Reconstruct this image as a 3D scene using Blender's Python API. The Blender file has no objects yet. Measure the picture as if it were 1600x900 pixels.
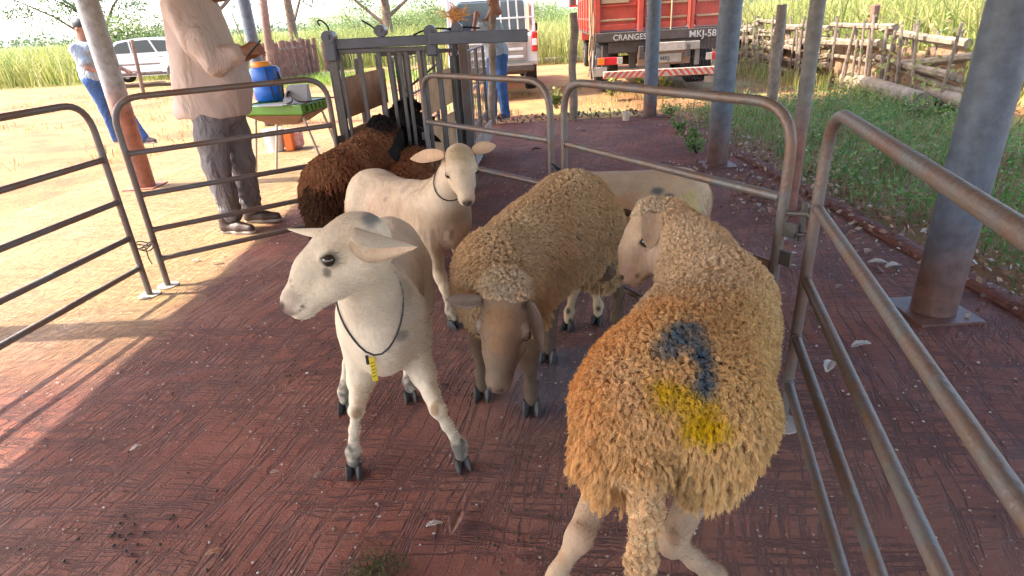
import bpy, bmesh, math, random
import numpy as np
from math import sin, cos, tan, pi, radians, sqrt, atan2
from mathutils import Vector, Matrix, kdtree, noise as mnoise
random.seed(7); rng = np.random.default_rng(7)
sc = bpy.context.scene
COL = sc.collection
# ------------------------------------------------------------------ camera
H, F, PITCH, ROLL = 1.4, 925., radians(24.4), radians(3.4)
_u0 = np.array((0, sin(PITCH), cos(PITCH))); _c, _s = cos(ROLL), sin(ROLL)
CD = np.array((0, cos(PITCH), -sin(PITCH)))
CR = np.array((_c, -_s*_u0[1], -_s*_u0[2])); CU = np.array((_s, _c*_u0[1], _c*_u0[2]))
cam = bpy.data.cameras.new('camera'); camo = bpy.data.objects.new('camera', cam); COL.objects.link(camo)
cam.sensor_width = 36; cam.lens = 36*F/1600; cam.clip_start = 0.02; cam.clip_end = 3000
camo.matrix_world = Matrix(((CR[0], CU[0], -CD[0], 0), (CR[1], CU[1], -CD[1], 0), (CR[2], CU[2], -CD[2], H), (0, 0, 0, 1)))
sc.camera = camo
# ------------------------------------------------------------------ sky and sun
SUN_EL, SUN_AZ = radians(47), radians(-90)      # the sun stands to the left (-X)
w = bpy.data.worlds.new('World'); sc.world = w; w.use_nodes = True
nt = w.node_tree; bgn = nt.nodes['Background']
sky = nt.nodes.new('ShaderNodeTexSky'); sky.sky_type = 'NISHITA'; sky.sun_disc = False
sky.sun_elevation = SUN_EL; sky.sun_rotation = SUN_AZ; sky.air_density = .8; sky.dust_density = 2.2; sky.ozone_density = .4
nt.links.new(sky.outputs[0], bgn.inputs[0]); bgn.inputs[1].default_value = 0.15
sl = bpy.data.lights.new('sun', 'SUN'); sl.energy = 2.0; sl.angle = radians(0.55); sl.color = (1, .92, .80)
so = bpy.data.objects.new('sun', sl); COL.objects.link(so)
so.rotation_euler = Vector((-cos(SUN_EL), 0.02, sin(SUN_EL))).to_track_quat('Z', 'Y').to_euler()
sc.view_settings.view_transform = 'Standard'; sc.view_settings.look = 'None'
sc.view_settings.exposure = 2.78; sc.view_settings.gamma = 1
# ------------------------------------------------------------------ pixel -> world helpers (reference picture is 1600 x 900)
def ray(px, py): return CD + (px-800)/F*CR + (450-py)/F*CU
def G(px, py, z=0.):
    d = ray(px, py); t = (z-H)/d[2]; return np.array((t*d[0], t*d[1], z))
def P(px, py, Y):
    d = ray(px, py); t = Y/d[1]; return np.array((t*d[0], Y, H+t*d[2]))
V = lambda *a: np.array(a, float)
def unit(v): v = np.asarray(v, float); return v/(np.linalg.norm(v)+1e-12)
# ------------------------------------------------------------------ materials
def mat(name, col, rough=.7, metal=0., bump=0., bscale=40., var=.0, vscale=6., spec=.5, trans=0., col2=None, build=None, coords='Object', attr=None):
    m = bpy.data.materials.new(name); m.use_nodes = True; t = m.node_tree; N, L = t.nodes, t.links
    b = N['Principled BSDF']; b.inputs['Base Color'].default_value = (*col, 1); b.inputs['Roughness'].default_value = rough
    b.inputs['Metallic'].default_value = metal; b.inputs['Specular IOR Level'].default_value = spec
    tc = N.new('ShaderNodeTexCoord')
    if attr:
        a = N.new('ShaderNodeAttribute'); a.attribute_name = attr; src = a.outputs['Color']
    else:
        a = N.new('ShaderNodeRGB'); a.outputs[0].default_value = (*col, 1); src = a.outputs[0]
    if var or col2:
        n = N.new('ShaderNodeTexNoise'); n.inputs['Scale'].default_value = vscale; n.inputs['Detail'].default_value = 6; n.inputs['Roughness'].default_value = .65
        L.new(tc.outputs[coords], n.inputs['Vector'])
        r = N.new('ShaderNodeValToRGB'); r.color_ramp.elements[0].position = .35; r.color_ramp.elements[1].position = .68
        mx = N.new('ShaderNodeMix'); mx.data_type = 'RGBA'
        if col2: r.color_ramp.elements[0].color = (0, 0, 0, 1); mx.inputs['B'].default_value = (*col2, 1); mx.blend_type = 'MIX'
        else:
            mx.blend_type = 'MULTIPLY'; r.color_ramp.elements[0].color = (1-var,)*3+(1,); r.color_ramp.elements[1].color = (1,)*4
        L.new(n.outputs['Fac'], r.inputs[0]); L.new(src, mx.inputs['A'])
        if col2: L.new(r.outputs[0], mx.inputs['Factor'])
        else: mx.inputs['Factor'].default_value = 1; L.new(r.outputs[0], mx.inputs['B'])
        src = mx.outputs['Result']
    L.new(src, b.inputs['Base Color'])
    if bump:
        n = N.new('ShaderNodeTexNoise'); n.inputs['Scale'].default_value = bscale; n.inputs['Detail'].default_value = 5
        L.new(tc.outputs[coords], n.inputs['Vector'])
        bp = N.new('ShaderNodeBump'); bp.inputs['Strength'].default_value = min(1, bump); bp.inputs['Distance'].default_value = .01*max(1, bump)
        L.new(n.outputs['Fac'], bp.inputs['Height']); L.new(bp.outputs[0], b.inputs['Normal'])
    if build: build(m, N, L, b, tc)
    return m
M = {}
M['tube'] = mat('galvanised tube', (.165, .16, .15), .50, .35, .35, 70, col2=(.20, .105, .06), vscale=7.5, spec=.5)
M['dark_steel'] = mat('dark painted steel', (.125, .112, .10), .45, .2, .15, 50, var=.35, vscale=9)
M['beam_steel'] = mat('blue grey painted steel', (.105, .108, .125), .4, .25, .1, 50, var=.3, vscale=9)
M['plank'] = mat('sunlit tone plank', (.55, .31, .15), .7, 0, .4, 60, var=.4, vscale=9)  # right race wall: lighter plank copy, sunlit tone put into the colour
M['old_wood'] = mat('weathered wood', (.30, .225, .165), .85, 0, .9, 45, var=.55, vscale=8)
M['red_wood'] = mat('reddish picket', (.235, .115, .075), .85, 0, .8, 45, var=.5, vscale=5)
M['bark'] = mat('bark', (.26, .155, .105), .9, 0, 1.6, 30, var=.5, vscale=6)
M['white_paint'] = mat('white car paint', (.72, .72, .70), .25, 0, 0, var=.12, vscale=3)
M['glass'] = mat('dark window glass', (.035, .05, .055), .06, 0, spec=.8)
M['rubber'] = mat('tyre rubber', (.022, .02, .019), .85, 0, .3, 60, var=.3)
M['rim'] = mat('wheel rim', (.33, .32, .31), .4, .6)
M['red_truck'] = mat('faded red paint', (.56, .075, .04), .5, 0, .15, 30, var=.32, vscale=4)
M['cream_stile'] = mat('cream worn paint', (.50, .33, .18), .6, 0, .2, 40, var=.3)
M['chassis'] = mat('dusty chassis', (.10, .075, .062), .7, .1, .3, 40, var=.4)
M['dust_metal'] = mat('dusty pale metal', (.40, .34, .28), .6, .1, .2, 30, var=.35)
M['lamp_red'] = mat('red lamp lens', (.55, .02, .02), .2)
M['lamp_orange'] = mat('orange lamp lens', (.75, .20, .02), .2)
M['white_tape'] = mat('white reflective tape', (.50, .42, .34), .5, var=.25, vscale=15)
M['black'] = mat('black plastic', (.018, .018, .018), .5)
M['text_white'] = mat('white lettering', (.52, .49, .44), .6, var=.2, vscale=30)
M['text_dark'] = mat('dark lettering', (.08, .08, .09), .6)
def roofbuild(m, N, L, b, tc):
    wv = N.new('ShaderNodeTexWave'); wv.inputs['Scale'].default_value = 2.1; wv.bands_direction = 'Y'
    L.new(tc.outputs['Object'], wv.inputs['Vector']); bp = N.new('ShaderNodeBump'); bp.inputs['Distance'].default_value = .03
    L.new(wv.outputs['Fac'], bp.inputs['Height']); L.new(bp.outputs[0], b.inputs['Normal'])
M['roof'] = mat('fibre cement sheet', (.60, .54, .46), .8, var=.2, vscale=2, build=roofbuild)
# ------------------------------------------------------------------ mesh builder
class MB:
    def __init__(s): s.v, s.f, s.mi = [], [], []
    def add(s, vs, fs, mi=0):
        o = len(s.v); s.v += [tuple(map(float, p)) for p in vs]; s.f += [tuple(i+o for i in f) for f in fs]; s.mi += [mi]*len(fs); return s
    def box(s, c, d, R=None, mi=0, bev=0.):
        c = np.asarray(c, float); hx, hy, hz = np.asarray(d, float)/2
        if bev <= 0:
            p = [(x, y, z) for x in (-hx, hx) for y in (-hy, hy) for z in (-hz, hz)]
            f = [(0, 1, 3, 2), (4, 6, 7, 5), (0, 4, 5, 1), (2, 3, 7, 6), (0, 2, 6, 4), (1, 5, 7, 3)]
        else:
            e = min(bev, hx*.9, hy*.9, hz*.9); p = []; f = []
            # chamfered box: 24 verts
            idx = {}
            for sx in (-1, 1):
                for sy in (-1, 1):
                    for sz in (-1, 1):
                        for ax in range(3):
                            q = [sx*(hx-e), sy*(hy-e), sz*(hz-e)]; q[ax] = (sx*hx, sy*hy, sz*hz)[ax]
                            idx[(sx, sy, sz, ax)] = len(p); p.append(tuple(q))
            def q4(a): f.append(tuple(a))
            for sg in (-1, 1):
                q4([idx[(sg, a, b, 0)] for a, b in ((-1, -1), (1, -1), (1, 1), (-1, 1))][::sg])
                q4([idx[(a, sg, b, 1)] for a, b in ((-1, -1), (-1, 1), (1, 1), (1, -1))][::sg])
                q4([idx[(a, b, sg, 2)] for a, b in ((-1, -1), (1, -1), (1, 1), (-1, 1))][::sg])
            for a in (-1, 1):
                for b_ in (-1, 1):
                    q4([idx[(a, b_, -1, 0)], idx[(a, b_, 1, 0)], idx[(a, b_, 1, 1)], idx[(a, b_, -1, 1)]])
                    q4([idx[(a, -1, b_, 0)], idx[(a, 1, b_, 0)], idx[(a, 1, b_, 2)], idx[(a, -1, b_, 2)]])
                    q4([idx[(-1, a, b_, 1)], idx[(1, a, b_, 1)], idx[(1, a, b_, 2)], idx[(-1, a, b_, 2)]])
            for k in [(a, b_, c_) for a in (-1, 1) for b_ in (-1, 1) for c_ in (-1, 1)]: f.append((idx[(*k, 0)], idx[(*k, 1)], idx[(*k, 2)]))
        p = np.array(p)
        if R is not None: p = p@np.asarray(R).T
        return s.add(p+c, f, mi)
    def tube(s, pts, r, n=8, mi=0, cap=True, flat=1.):
        pts = [np.asarray(p, float) for p in pts]; rr = r if hasattr(r, '__len__') else [r]*len(pts)
        up = V(0, 0, 1); t0 = unit(pts[1]-pts[0])
        if abs(t0@up) > .95: up = V(1, 0, 0)
        a = unit(np.cross(t0, up)); vs = []; fs = []
        for i, p in enumerate(pts):
            t = unit(pts[min(i+1, len(pts)-1)]-pts[max(i-1, 0)]); a = unit(a-t*(a@t)); b = np.cross(t, a)
            for k in range(n): vs.append(p+rr[i]*(cos(2*pi*k/n)*a+flat*sin(2*pi*k/n)*b))
        for i in range(len(pts)-1):
            for k in range(n): fs.append((i*n+k, i*n+(k+1) % n, (i+1)*n+(k+1) % n, (i+1)*n+k))
        if cap: fs.append(tuple(range(n))[::-1]); fs.append(tuple((len(pts)-1)*n+k for k in range(n)))
        return s.add(vs, fs, mi)
    def sphere(s, c, r, n=10, mi=0, R=None):
        r = np.array(r if hasattr(r, '__len__') else (r, r, r), float); vs = []; fs = []
        for i in range(n//2+1):
            th = pi*i/(n//2)
            for k in range(n): vs.append((sin(th)*cos(2*pi*k/n), sin(th)*sin(2*pi*k/n), cos(th)))
        for i in range(n//2):
            for k in range(n): fs.append((i*n+k, (i+1)*n+k, (i+1)*n+(k+1) % n, i*n+(k+1) % n))
        vs = np.array(vs)*r
        if R is not None: vs = vs@np.asarray(R).T
        return s.add(vs+np.asarray(c, float), fs, mi)
    def prism(s, poly, axis, lo, hi, mi=0):      # poly in the two other axes, extruded along axis
        n = len(poly); vs = []
        for h in (lo, hi):
            for a, b in poly:
                q = [a, b]; q.insert(axis, h); vs.append(q)
        fs = [tuple(range(n)), tuple(range(2*n-1, n-1, -1))]+[(i, (i+1) % n, n+(i+1) % n, n+i)[::-1] for i in range(n)]
        return s.add(vs, fs, mi)
    def build(s, name, mats, parent=None, smooth=False, loc=None):
        me = bpy.data.meshes.new(name); vs = np.array(s.v)
        if parent is not None: vs = (vs-np.array(parent.get('_o', (0, 0, 0))))
        elif loc is not None: vs = vs-np.array(loc)
        me.from_pydata(vs.tolist(), [], s.f)
        for m in (mats if isinstance(mats, (list, tuple)) else [mats]): me.materials.append(m)
        me.polygons.foreach_set('material_index', s.mi)
        if smooth is True: me.polygons.foreach_set('use_smooth', [True]*len(s.f))
        elif smooth: me.polygons.foreach_set('use_smooth', [True]*len(s.f)); me.set_sharp_from_angle(angle=radians(smooth))
        bm = bmesh.new(); bm.from_mesh(me); bmesh.ops.recalc_face_normals(bm, faces=bm.faces); bm.to_mesh(me); bm.free()
        o = bpy.data.objects.new(name, me); COL.objects.link(o)
        if parent is not None: o.parent = parent; o['_o'] = parent.get('_o', (0, 0, 0))
        elif loc is not None: o.location = loc; o['_o'] = tuple(map(float, loc))
        return o
def tag(o, label=None, cat=None, group=None, kind=None):
    for k, v in (('label', label), ('category', cat), ('group', group), ('kind', kind)):
        if v: o[k] = v
    return o
def thing(name, loc, label, cat, group=None):
    o = bpy.data.objects.new(name, None); COL.objects.link(o); o.location = tuple(map(float, loc)); o['_o'] = tuple(map(float, loc)); o.empty_display_size = .1
    return tag(o, label, cat, group)
def rotz(a): return np.array(((cos(a), -sin(a), 0), (sin(a), cos(a), 0), (0, 0, 1)))
def frame(x, up):      # columns: x, y, z
    x = unit(x); y = unit(np.cross(up, x)); z = np.cross(x, y); return np.array((x, y, z)).T
def fillet(pts, r, n=6):
    out = [np.asarray(pts[0], float)]
    for i in range(1, len(pts)-1):
        a, b, c = (np.asarray(q, float) for q in pts[i-1:i+2]); u, v_ = unit(a-b), unit(c-b)
        p, q = b+u*r, b+v_*r
        for k in range(n+1):
            t = k/n; out.append((1-t)**2*p+2*t*(1-t)*b+t*t*q)
    out.append(np.asarray(pts[-1], float)); return out
# ------------------------------------------------------------------ ground, floor
def ground_build(m, N, L, b, tc):
    g = N.new('ShaderNodeNewGeometry')
    def noise(scale, det=6, rough=.6, vec=None):
        n = N.new('ShaderNodeTexNoise'); n.inputs['Scale'].default_value = scale; n.inputs['Detail'].default_value = det; n.inputs['Roughness'].default_value = rough
        L.new(vec or g.outputs['Position'], n.inputs['Vector']); return n.outputs['Fac']
    def ramp(f, a, bb):
        r = N.new('ShaderNodeMapRange'); r.inputs[1].default_value = a; r.inputs[2].default_value = bb; L.new(f, r.inputs[0]); return r.outputs[0]
    def mix(f, A, B):
        x = N.new('ShaderNodeMix'); x.data_type = 'RGBA'; L.new(f, x.inputs['Factor'])
        for s_, c_ in (('A', A), ('B', B)):
            if isinstance(c_, tuple): x.inputs[s_].default_value = (*c_, 1)
            else: L.new(c_, x.inputs[s_])
        return x.outputs['Result']
    c = mix(ramp(noise(1.3), .38, .62), (.26, .095, .032), (.34, .18, .062))       # red soil / dry litter
    c = mix(ramp(noise(14, 8, .7), .52, .66), c, (.15, .075, .04))
    c = mix(ramp(noise(.55), .5, .66), c, (.24, .235, .07))                       # thin grass
    c = mix(ramp(noise(60, 4, .7), .62, .72), c, (.46, .33, .18))
    sx = N.new('ShaderNodeSeparateXYZ'); L.new(g.outputs['Position'], sx.inputs[0])
    c = mix(ramp(sx.outputs['Y'], 24, 30), c, (.33, .36, .11))                    # fields beyond
    L.new(c, b.inputs['Base Color'])
    bp = N.new('ShaderNodeBump'); bp.inputs['Distance'].default_value = .03; L.new(noise(18, 8, .75), bp.inputs['Height']); L.new(bp.outputs[0], b.inputs['Normal'])
M['ground'] = mat('red dirt with dry grass', (.3, .15, .08), .95, build=ground_build)
g = MB()
xs = np.concatenate(([-900, -300, -100, -50], np.linspace(-30, 30, 61), [50, 100, 300, 900])); ys = np.concatenate(([-60, -20], np.linspace(-6, 40, 47), [60, 100, 300, 1200]))
vs = [(x, y, -.10+.04*mnoise.noise(Vector((x*.4, y*.4, 0)))*(1 if y < 60 else 0)) for y in ys for x in xs]; nx = len(xs)
g.add(vs, [(j*nx+i, j*nx+i+1, (j+1)*nx+i+1, (j+1)*nx+i) for j in range(len(ys)-1) for i in range(nx-1)])
tag(g.build('ground', M['ground'], smooth=True), kind='structure')

def floor_build(m, N, L, b, tc):
    g = N.new('ShaderNodeNewGeometry'); pos = g.outputs['Position']
    def mapv(sc_, rot=0, off=(0, 0, 0), vec=pos):
        mp = N.new('ShaderNodeMapping'); mp.vector_type = 'TEXTURE' if rot else 'POINT'; mp.inputs['Scale'].default_value = tuple(1/q for q in sc_) if rot else sc_; mp.inputs['Rotation'].default_value = (0, 0, rot); mp.inputs['Location'].default_value = off
        L.new(vec, mp.inputs['Vector']); return mp.outputs[0]
    def noise(scale, det=5, rough=.6, vec=pos, dist=0.):
        n = N.new('ShaderNodeTexNoise'); n.inputs['Scale'].default_value = scale; n.inputs['Detail'].default_value = det; n.inputs['Roughness'].default_value = rough; n.inputs['Distortion'].default_value = dist
        L.new(vec, n.inputs['Vector']); return n.outputs['Fac']
    def ramp(f, a, bb, lo=0., hi=1.):
        r = N.new('ShaderNodeMapRange'); r.inputs[1].default_value = a; r.inputs[2].default_value = bb; r.inputs[3].default_value = lo; r.inputs[4].default_value = hi; L.new(f, r.inputs[0]); return r.outputs[0]
    def mth(op, a, c=None):
        x = N.new('ShaderNodeMath'); x.operation = op
        for i, q in enumerate((a, c)):
            if q is None: continue
            if isinstance(q, (int, float)): x.inputs[i].default_value = q
            else: L.new(q, x.inputs[i])
        return x.outputs[0]
    def mix(f, A, B):
        x = N.new('ShaderNodeMix'); x.data_type = 'RGBA'
        if isinstance(f, (int, float)): x.inputs['Factor'].default_value = f
        else: L.new(f, x.inputs['Factor'])
        for s_, c_ in (('A', A), ('B', B)):
            if isinstance(c_, tuple): x.inputs[s_].default_value = (*c_, 1)
            else: L.new(c_, x.inputs[s_])
        return x.outputs['Result']
    # warp the coordinates a little so that the comb strokes swing
    wn = N.new('ShaderNodeTexNoise'); wn.inputs['Scale'].default_value = .9; wn.inputs['Detail'].default_value = 2; L.new(pos, wn.inputs['Vector'])
    wv = N.new('ShaderNodeVectorMath'); wv.operation = 'MULTIPLY_ADD'; L.new(wn.outputs['Color'], wv.inputs[0]); wv.inputs[1].default_value = (.22, .22, 0); L.new(pos, wv.inputs[2])
    wp = wv.outputs[0]
    def grooves(rot, freq, seed, along=1.9, lo=.40, hi=.50):
        f = noise(1., 4.5, .62, mapv((freq, along, 1), rot, (seed, seed*.7, 0), wp), .12)
        # thin dark lines where the stretched noise crosses its mean
        d = mth('ABSOLUTE', mth('SUBTRACT', f, .5)); return ramp(d, .004, .044, 1., 0.)
    gA = mth('MULTIPLY', grooves(radians(-16), 15, 3.1, 1.1), ramp(noise(1.1, 3, .5, mapv((1, 1, 1), 0, (5, 2, 0))), .30, .40))
    gB = mth('MULTIPLY', grooves(radians(84), 17, 7.7, 1.3), ramp(noise(1.3, 3, .5, mapv((1, 1, 1), 0, (9, 4, 0))), .40, .50))
    gC = mth('MULTIPLY', grooves(radians(-42), 16, 1.7), ramp(noise(1.6, 3, .5, mapv((1, 1, 1), 0, (2, 14, 0))), .54, .62))
    gr = mth('MAXIMUM', mth('MAXIMUM', gA, gB), gC)
    brk = ramp(noise(7, 5, .75), .34, .47); gr = mth('MULTIPLY', gr, brk)
    lump = noise(26, 7, .72); grit = noise(130, 4, .75)
    c = mix(ramp(noise(1.8, 6, .65), .32, .68), (.185, .045, .024), (.31, .088, .042))
    c = mix(ramp(noise(.55, 4, .55, mapv((1, 1, 1), 0, (3, 3, 3))), .42, .66), c, (.29, .115, .065))
    c = mix(mth('MULTIPLY', gr, .55), c, (.055, .018, .017))
    c = mix(ramp(lump, .54, .70, 0, .6), c, (.29, .12, .075))
    # pale scuffs, straw and lime flecks
    fl = mth('MULTIPLY', ramp(noise(75, 3, .8), .635, .68), ramp(noise(2.4, 4, .6, mapv((1, 1, 1), 0, (8, 1, 0))), .44, .62)); c = mix(mth('MULTIPLY', fl, .8), c, (.46, .36, .29))
    fl2 = mth('MULTIPLY', ramp(noise(42, 2, .8, mapv((1, 1, 1), 0, (1, 5, 2))), .67, .71), ramp(noise(1.2, 2, .6, mapv((1, 1, 1), 0, (4, 7, 0))), .5, .62)); c = mix(fl2, c, (.60, .56, .52))
    # damp patch by the grazing ram's hooves, its purple sheen put into the colour
    sx = N.new('ShaderNodeSeparateXYZ'); L.new(pos, sx.inputs[0])
    def blob(cx, cy, rx, ry):
        a = mth('POWER', mth('DIVIDE', mth('SUBTRACT', sx.outputs[0], cx), rx), 2.); a2 = mth('POWER', mth('DIVIDE', mth('SUBTRACT', sx.outputs[1], cy), ry), 2.)
        return mth('ADD', mth('ADD', a, a2), mth('MULTIPLY', mth('SUBTRACT', noise(3, 4, .6), .5), 1.8))
    wet = ramp(blob(.27, 2.1, .36, .3), .4, 1.2, 1, 0)
    c = mix(mth('MULTIPLY', wet, .65), c, (.065, .042, .062))
    # sandy dust outside the pen, plus the sunlit pale tone put into the colour
    edge = mth('ADD', sx.outputs[0], mth('MULTIPLY', mth('SUBTRACT', noise(1.6, 5, .6), .5), .5))
    sand_and_sun = mth('MULTIPLY', ramp(edge, -1.98, -1.8, 1, 0), ramp(sx.outputs[1], 2.2, 3.2))
    sand_and_sun = mth('MULTIPLY', sand_and_sun, ramp(noise(16, 6, .7), .30, .42))
    c = mix(sand_and_sun, c, mix(ramp(noise(30, 6, .7), .45, .7), (.40, .25, .10), (.28, .135, .05)))
    L.new(c, b.inputs['Base Color'])
    rr = ramp(wet, 0, 1, .80, .33); rr = mth('SUBTRACT', rr, mth('MULTIPLY', ramp(noise(2.2, 4, .6), .5, .75), .22)); L.new(rr, b.inputs['Roughness'])
    h = mth('SUBTRACT', mth('ADD', mth('MULTIPLY', lump, 1.15), mth('MULTIPLY', grit, .40)), mth('MULTIPLY', gr, .85))
    bp = N.new('ShaderNodeBump'); bp.inputs['Strength'].default_value = 1.; bp.inputs['Distance'].default_value = .020
    L.new(h, bp.inputs['Height']); L.new(bp.outputs[0], b.inputs['Normal'])
M['floor'] = mat('combed red concrete', (.15, .05, .05), .75, build=floor_build)
fl = MB()
fl.prism([(-4.6, -3), (2.36, -3), (2.40, 8.95), (-4.6, 9.1)], 2, -.16, 0.0)
tag(fl.build('floor', M['floor']), kind='structure')
kb = MB(); M['kerb'] = mat('crumbled red kerb', (.21, .085, .06), .9, 0, 2., 30, var=.4, vscale=9)
kp = []
for i in range(61):
    y = -2.9+i*.196; x = 2.43+.02*mnoise.noise(Vector((0, y*1.3, 0))); hgt = .035+.02*mnoise.noise(Vector((4, y*3, 0))); wd = .07+.02*mnoise.noise(Vector((9, y*2, 0)))
    kp += [(x-wd*.9, y, -.12), (x-wd*.7, y, hgt*.7), (x, y, hgt), (x+wd, y, hgt*.6), (x+wd*1.4, y, -.12)]
kb.add(kp, [(i*5+k, i*5+k+1, i*5+k+6, i*5+k+5) for i in range(60) for k in range(4)])
tag(kb.build('kerb', M['kerb'], smooth=True), kind='structure')
# ------------------------------------------------------------------ shed: roof and posts
rf = thing('shed_roof', (-.4, 3, 2.7), 'broad grey sheet roof on round steel posts, shading the red floor', 'roof')
r_ = MB(); n_ = 90
prof = [(-4.37+8.6*i/n_, 2.66+.55*(1-abs(-4.37+8.6*i/n_+.1)/4.3)+.018*sin(i*2.1)) for i in range(n_+1)]
vs = []
for y in (-4.5, 10.25):
    for x, z in prof: vs.append((x, y, z))
    for x, z in prof: vs.append((x, y, z+.012))
k_ = n_+1
r_.add(vs, [(i, i+1, 2*k_+i+1, 2*k_+i) for i in range(n_)]+[(k_+i, 3*k_+i, 3*k_+i+1, k_+i+1) for i in range(n_)]+[(0, 2*k_, 3*k_, k_), (n_, k_+n_, 3*k_+n_, 2*k_+n_)])
r_.build('sheeting', M['roof'], rf)
for y in (-.6, 2.52, 5.69, 8.84):
    t_ = MB(); t_.box((-.35, y, 2.6), (6.9, .09, .12)); t_.tube([(-3.7, y, 2.55), (-.35, y, 3.1), (3, y, 2.55)], .04); t_.build('truss', M['dark_steel'], rf)
def paintpost(lo, hi, zc):
    def f(m, N, L, b, tc):
        g = N.new('ShaderNodeNewGeometry'); sx = N.new('ShaderNodeSeparateXYZ'); L.new(g.outputs['Position'], sx.inputs[0])
        n = N.new('ShaderNodeTexNoise'); n.inputs['Scale'].default_value = 3; n.inputs['Detail'].default_value = 5; L.new(g.outputs['Position'], n.inputs['Vector'])
        a = N.new('ShaderNodeMath'); a.operation = 'MULTIPLY_ADD'; a.inputs[1].default_value = .5; L.new(n.outputs['Fac'], a.inputs[0]); L.new(sx.outputs['Z'], a.inputs[2])
        r = N.new('ShaderNodeMapRange'); r.inputs[1].default_value = zc; r.inputs[2].default_value = zc+.35; L.new(a.outputs[0], r.inputs[0])
        x = N.new('ShaderNodeMix'); x.data_type = 'RGBA'; x.inputs['A'].default_value = (*lo, 1); x.inputs['B'].default_value = (*hi, 1); L.new(r.outputs[0], x.inputs['Factor'])
        n2 = N.new('ShaderNodeTexNoise'); n2.inputs['Scale'].default_value = 14; n2.inputs['Detail'].default_value = 7; n2.inputs['Roughness'].default_value = .7; L.new(g.outputs['Position'], n2.inputs['Vector'])
        r2 = N.new('ShaderNodeMapRange'); r2.inputs[1].default_value = .35; r2.inputs[2].default_value = .65; r2.inputs[3].default_value = .6; r2.inputs[4].default_value = 1.1; L.new(n2.outputs['Fac'], r2.inputs[0])
        y = N.new('ShaderNodeMix'); y.data_type = 'RGBA'; y.blend_type = 'MULTIPLY'; y.inputs['Factor'].default_value = 1; L.new(x.outputs['Result'], y.inputs['A']); L.new(r2.outputs[0], y.inputs['B'])
        L.new(y.outputs['Result'], b.inputs['Base Color'])
        bp = N.new('ShaderNodeBump'); bp.inputs['Distance'].default_value = .003; L.new(n2.outputs['Fac'], bp.inputs['Height']); L.new(bp.outputs[0], b.inputs['Normal'])
    return f
M['post'] = mat('two tone post paint', (.2, .2, .2), .5, build=paintpost((.15, .075, .055), (.105, .125, .155), .42))
M['post_l'] = mat('red brown post paint', (.2, .2, .2), .6, build=paintpost((.33, .12, .07), (.30, .29, .28), .95))
M['post_t'] = mat('thin post paint', (.2, .2, .2), .6, build=paintpost((.26, .11, .07), (.20, .18, .155), .75))
PG = 'round steel posts holding up the shed roof'
for (x, y, r, mt, lab) in [(2.03, 2.52, .095, 'post', 'steel roof post nearest the viewer, beside the right-hand rails'), (2.06, 5.69, .098, 'post', 'thick blue grey steel post with red-brown foot, in the grass behind the middle panel'),
                       (2.15, 8.84, .095, 'post', 'blue grey steel post at the far corner of the red floor by the truck'),
                       (-3.79, 6.215, .10, 'post_l', 'steel post with orange-brown lower half left of the man in the long shirt'), (G(421, 187)[0], G(421, 187)[1], .10, 'post', 'blue grey steel post rising behind the blue sprayer tank'),
                       (-3.7, 2.9, .10, 'post_l', 'steel roof post nearest the left edge, out beyond the chained panel'), (2.0, -.6, .095, 'post', 'steel roof post behind the viewer on the right'), (-3.6, -.6, .1, 'post_l', 'steel roof post behind the viewer on the left')]:
    p = MB(); zt = 2.64+.55*(1-abs(x+.1)/4.3)
    p.tube([(x, y, -.1), (x, y, zt)], r, 20, cap=False)
    p.box((x, y, .006), (r*3.1, r*3.1, .012))
    tag(p.build('roof_post', M[mt], smooth=40, loc=(x, y, 0)), lab, 'post', PG)
# ------------------------------------------------------------------ thin posts
p = MB(); a = V(2.055, 4.12, 0); b_ = P(1284, -40, 4.0)
p.tube([a-V(0, 0, .1), a, b_, b_+(b_-a)*1.2], .046, 12); tag(p.build('wooden_post', M['post_t'], smooth=40, loc=a), 'thin leaning round post with reddish foot, just behind the hurdle hinge', 'post')
def stick(name, px, py, top, r, label, m='old_wood', seed=0, wob=.02):
    a = G(px, py); b2 = P(top[0], top[1], a[1]); pts = []; rs = []
    for i in range(7):
        t = i/6; q = a+(b2-a)*t; q = q+V(wob*mnoise.noise(Vector((seed, t*3, 0))), wob*mnoise.noise(Vector((seed, t*3, 5))), 0)
        pts.append(q); rs.append(r*(1-.15*t)*(1+.12*mnoise.noise(Vector((seed, t*5, 9)))))
    pts[0] = pts[0]-V(0, 0, .1)
    o = MB().tube(pts, rs, 10).build(name, M[m], smooth=40, loc=a); return tag(o, label, 'post')
stick('wooden_stake', 895, 187, (896, 20), .062, 'knobbly upright timber stake at the back edge of the red floor, left of the truck', seed=2, wob=.07)
stick('wooden_stake', 1203, 172, (1222, 7), .075, 'pale split timber stake in the grass between the thick post and the thin post', seed=5)
stick('wooden_stake', 768, 192, (770, 26), .062, 'brown timber stake in front of the man in the grey-blue shirt and jeans', seed=8, wob=.03)
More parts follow.
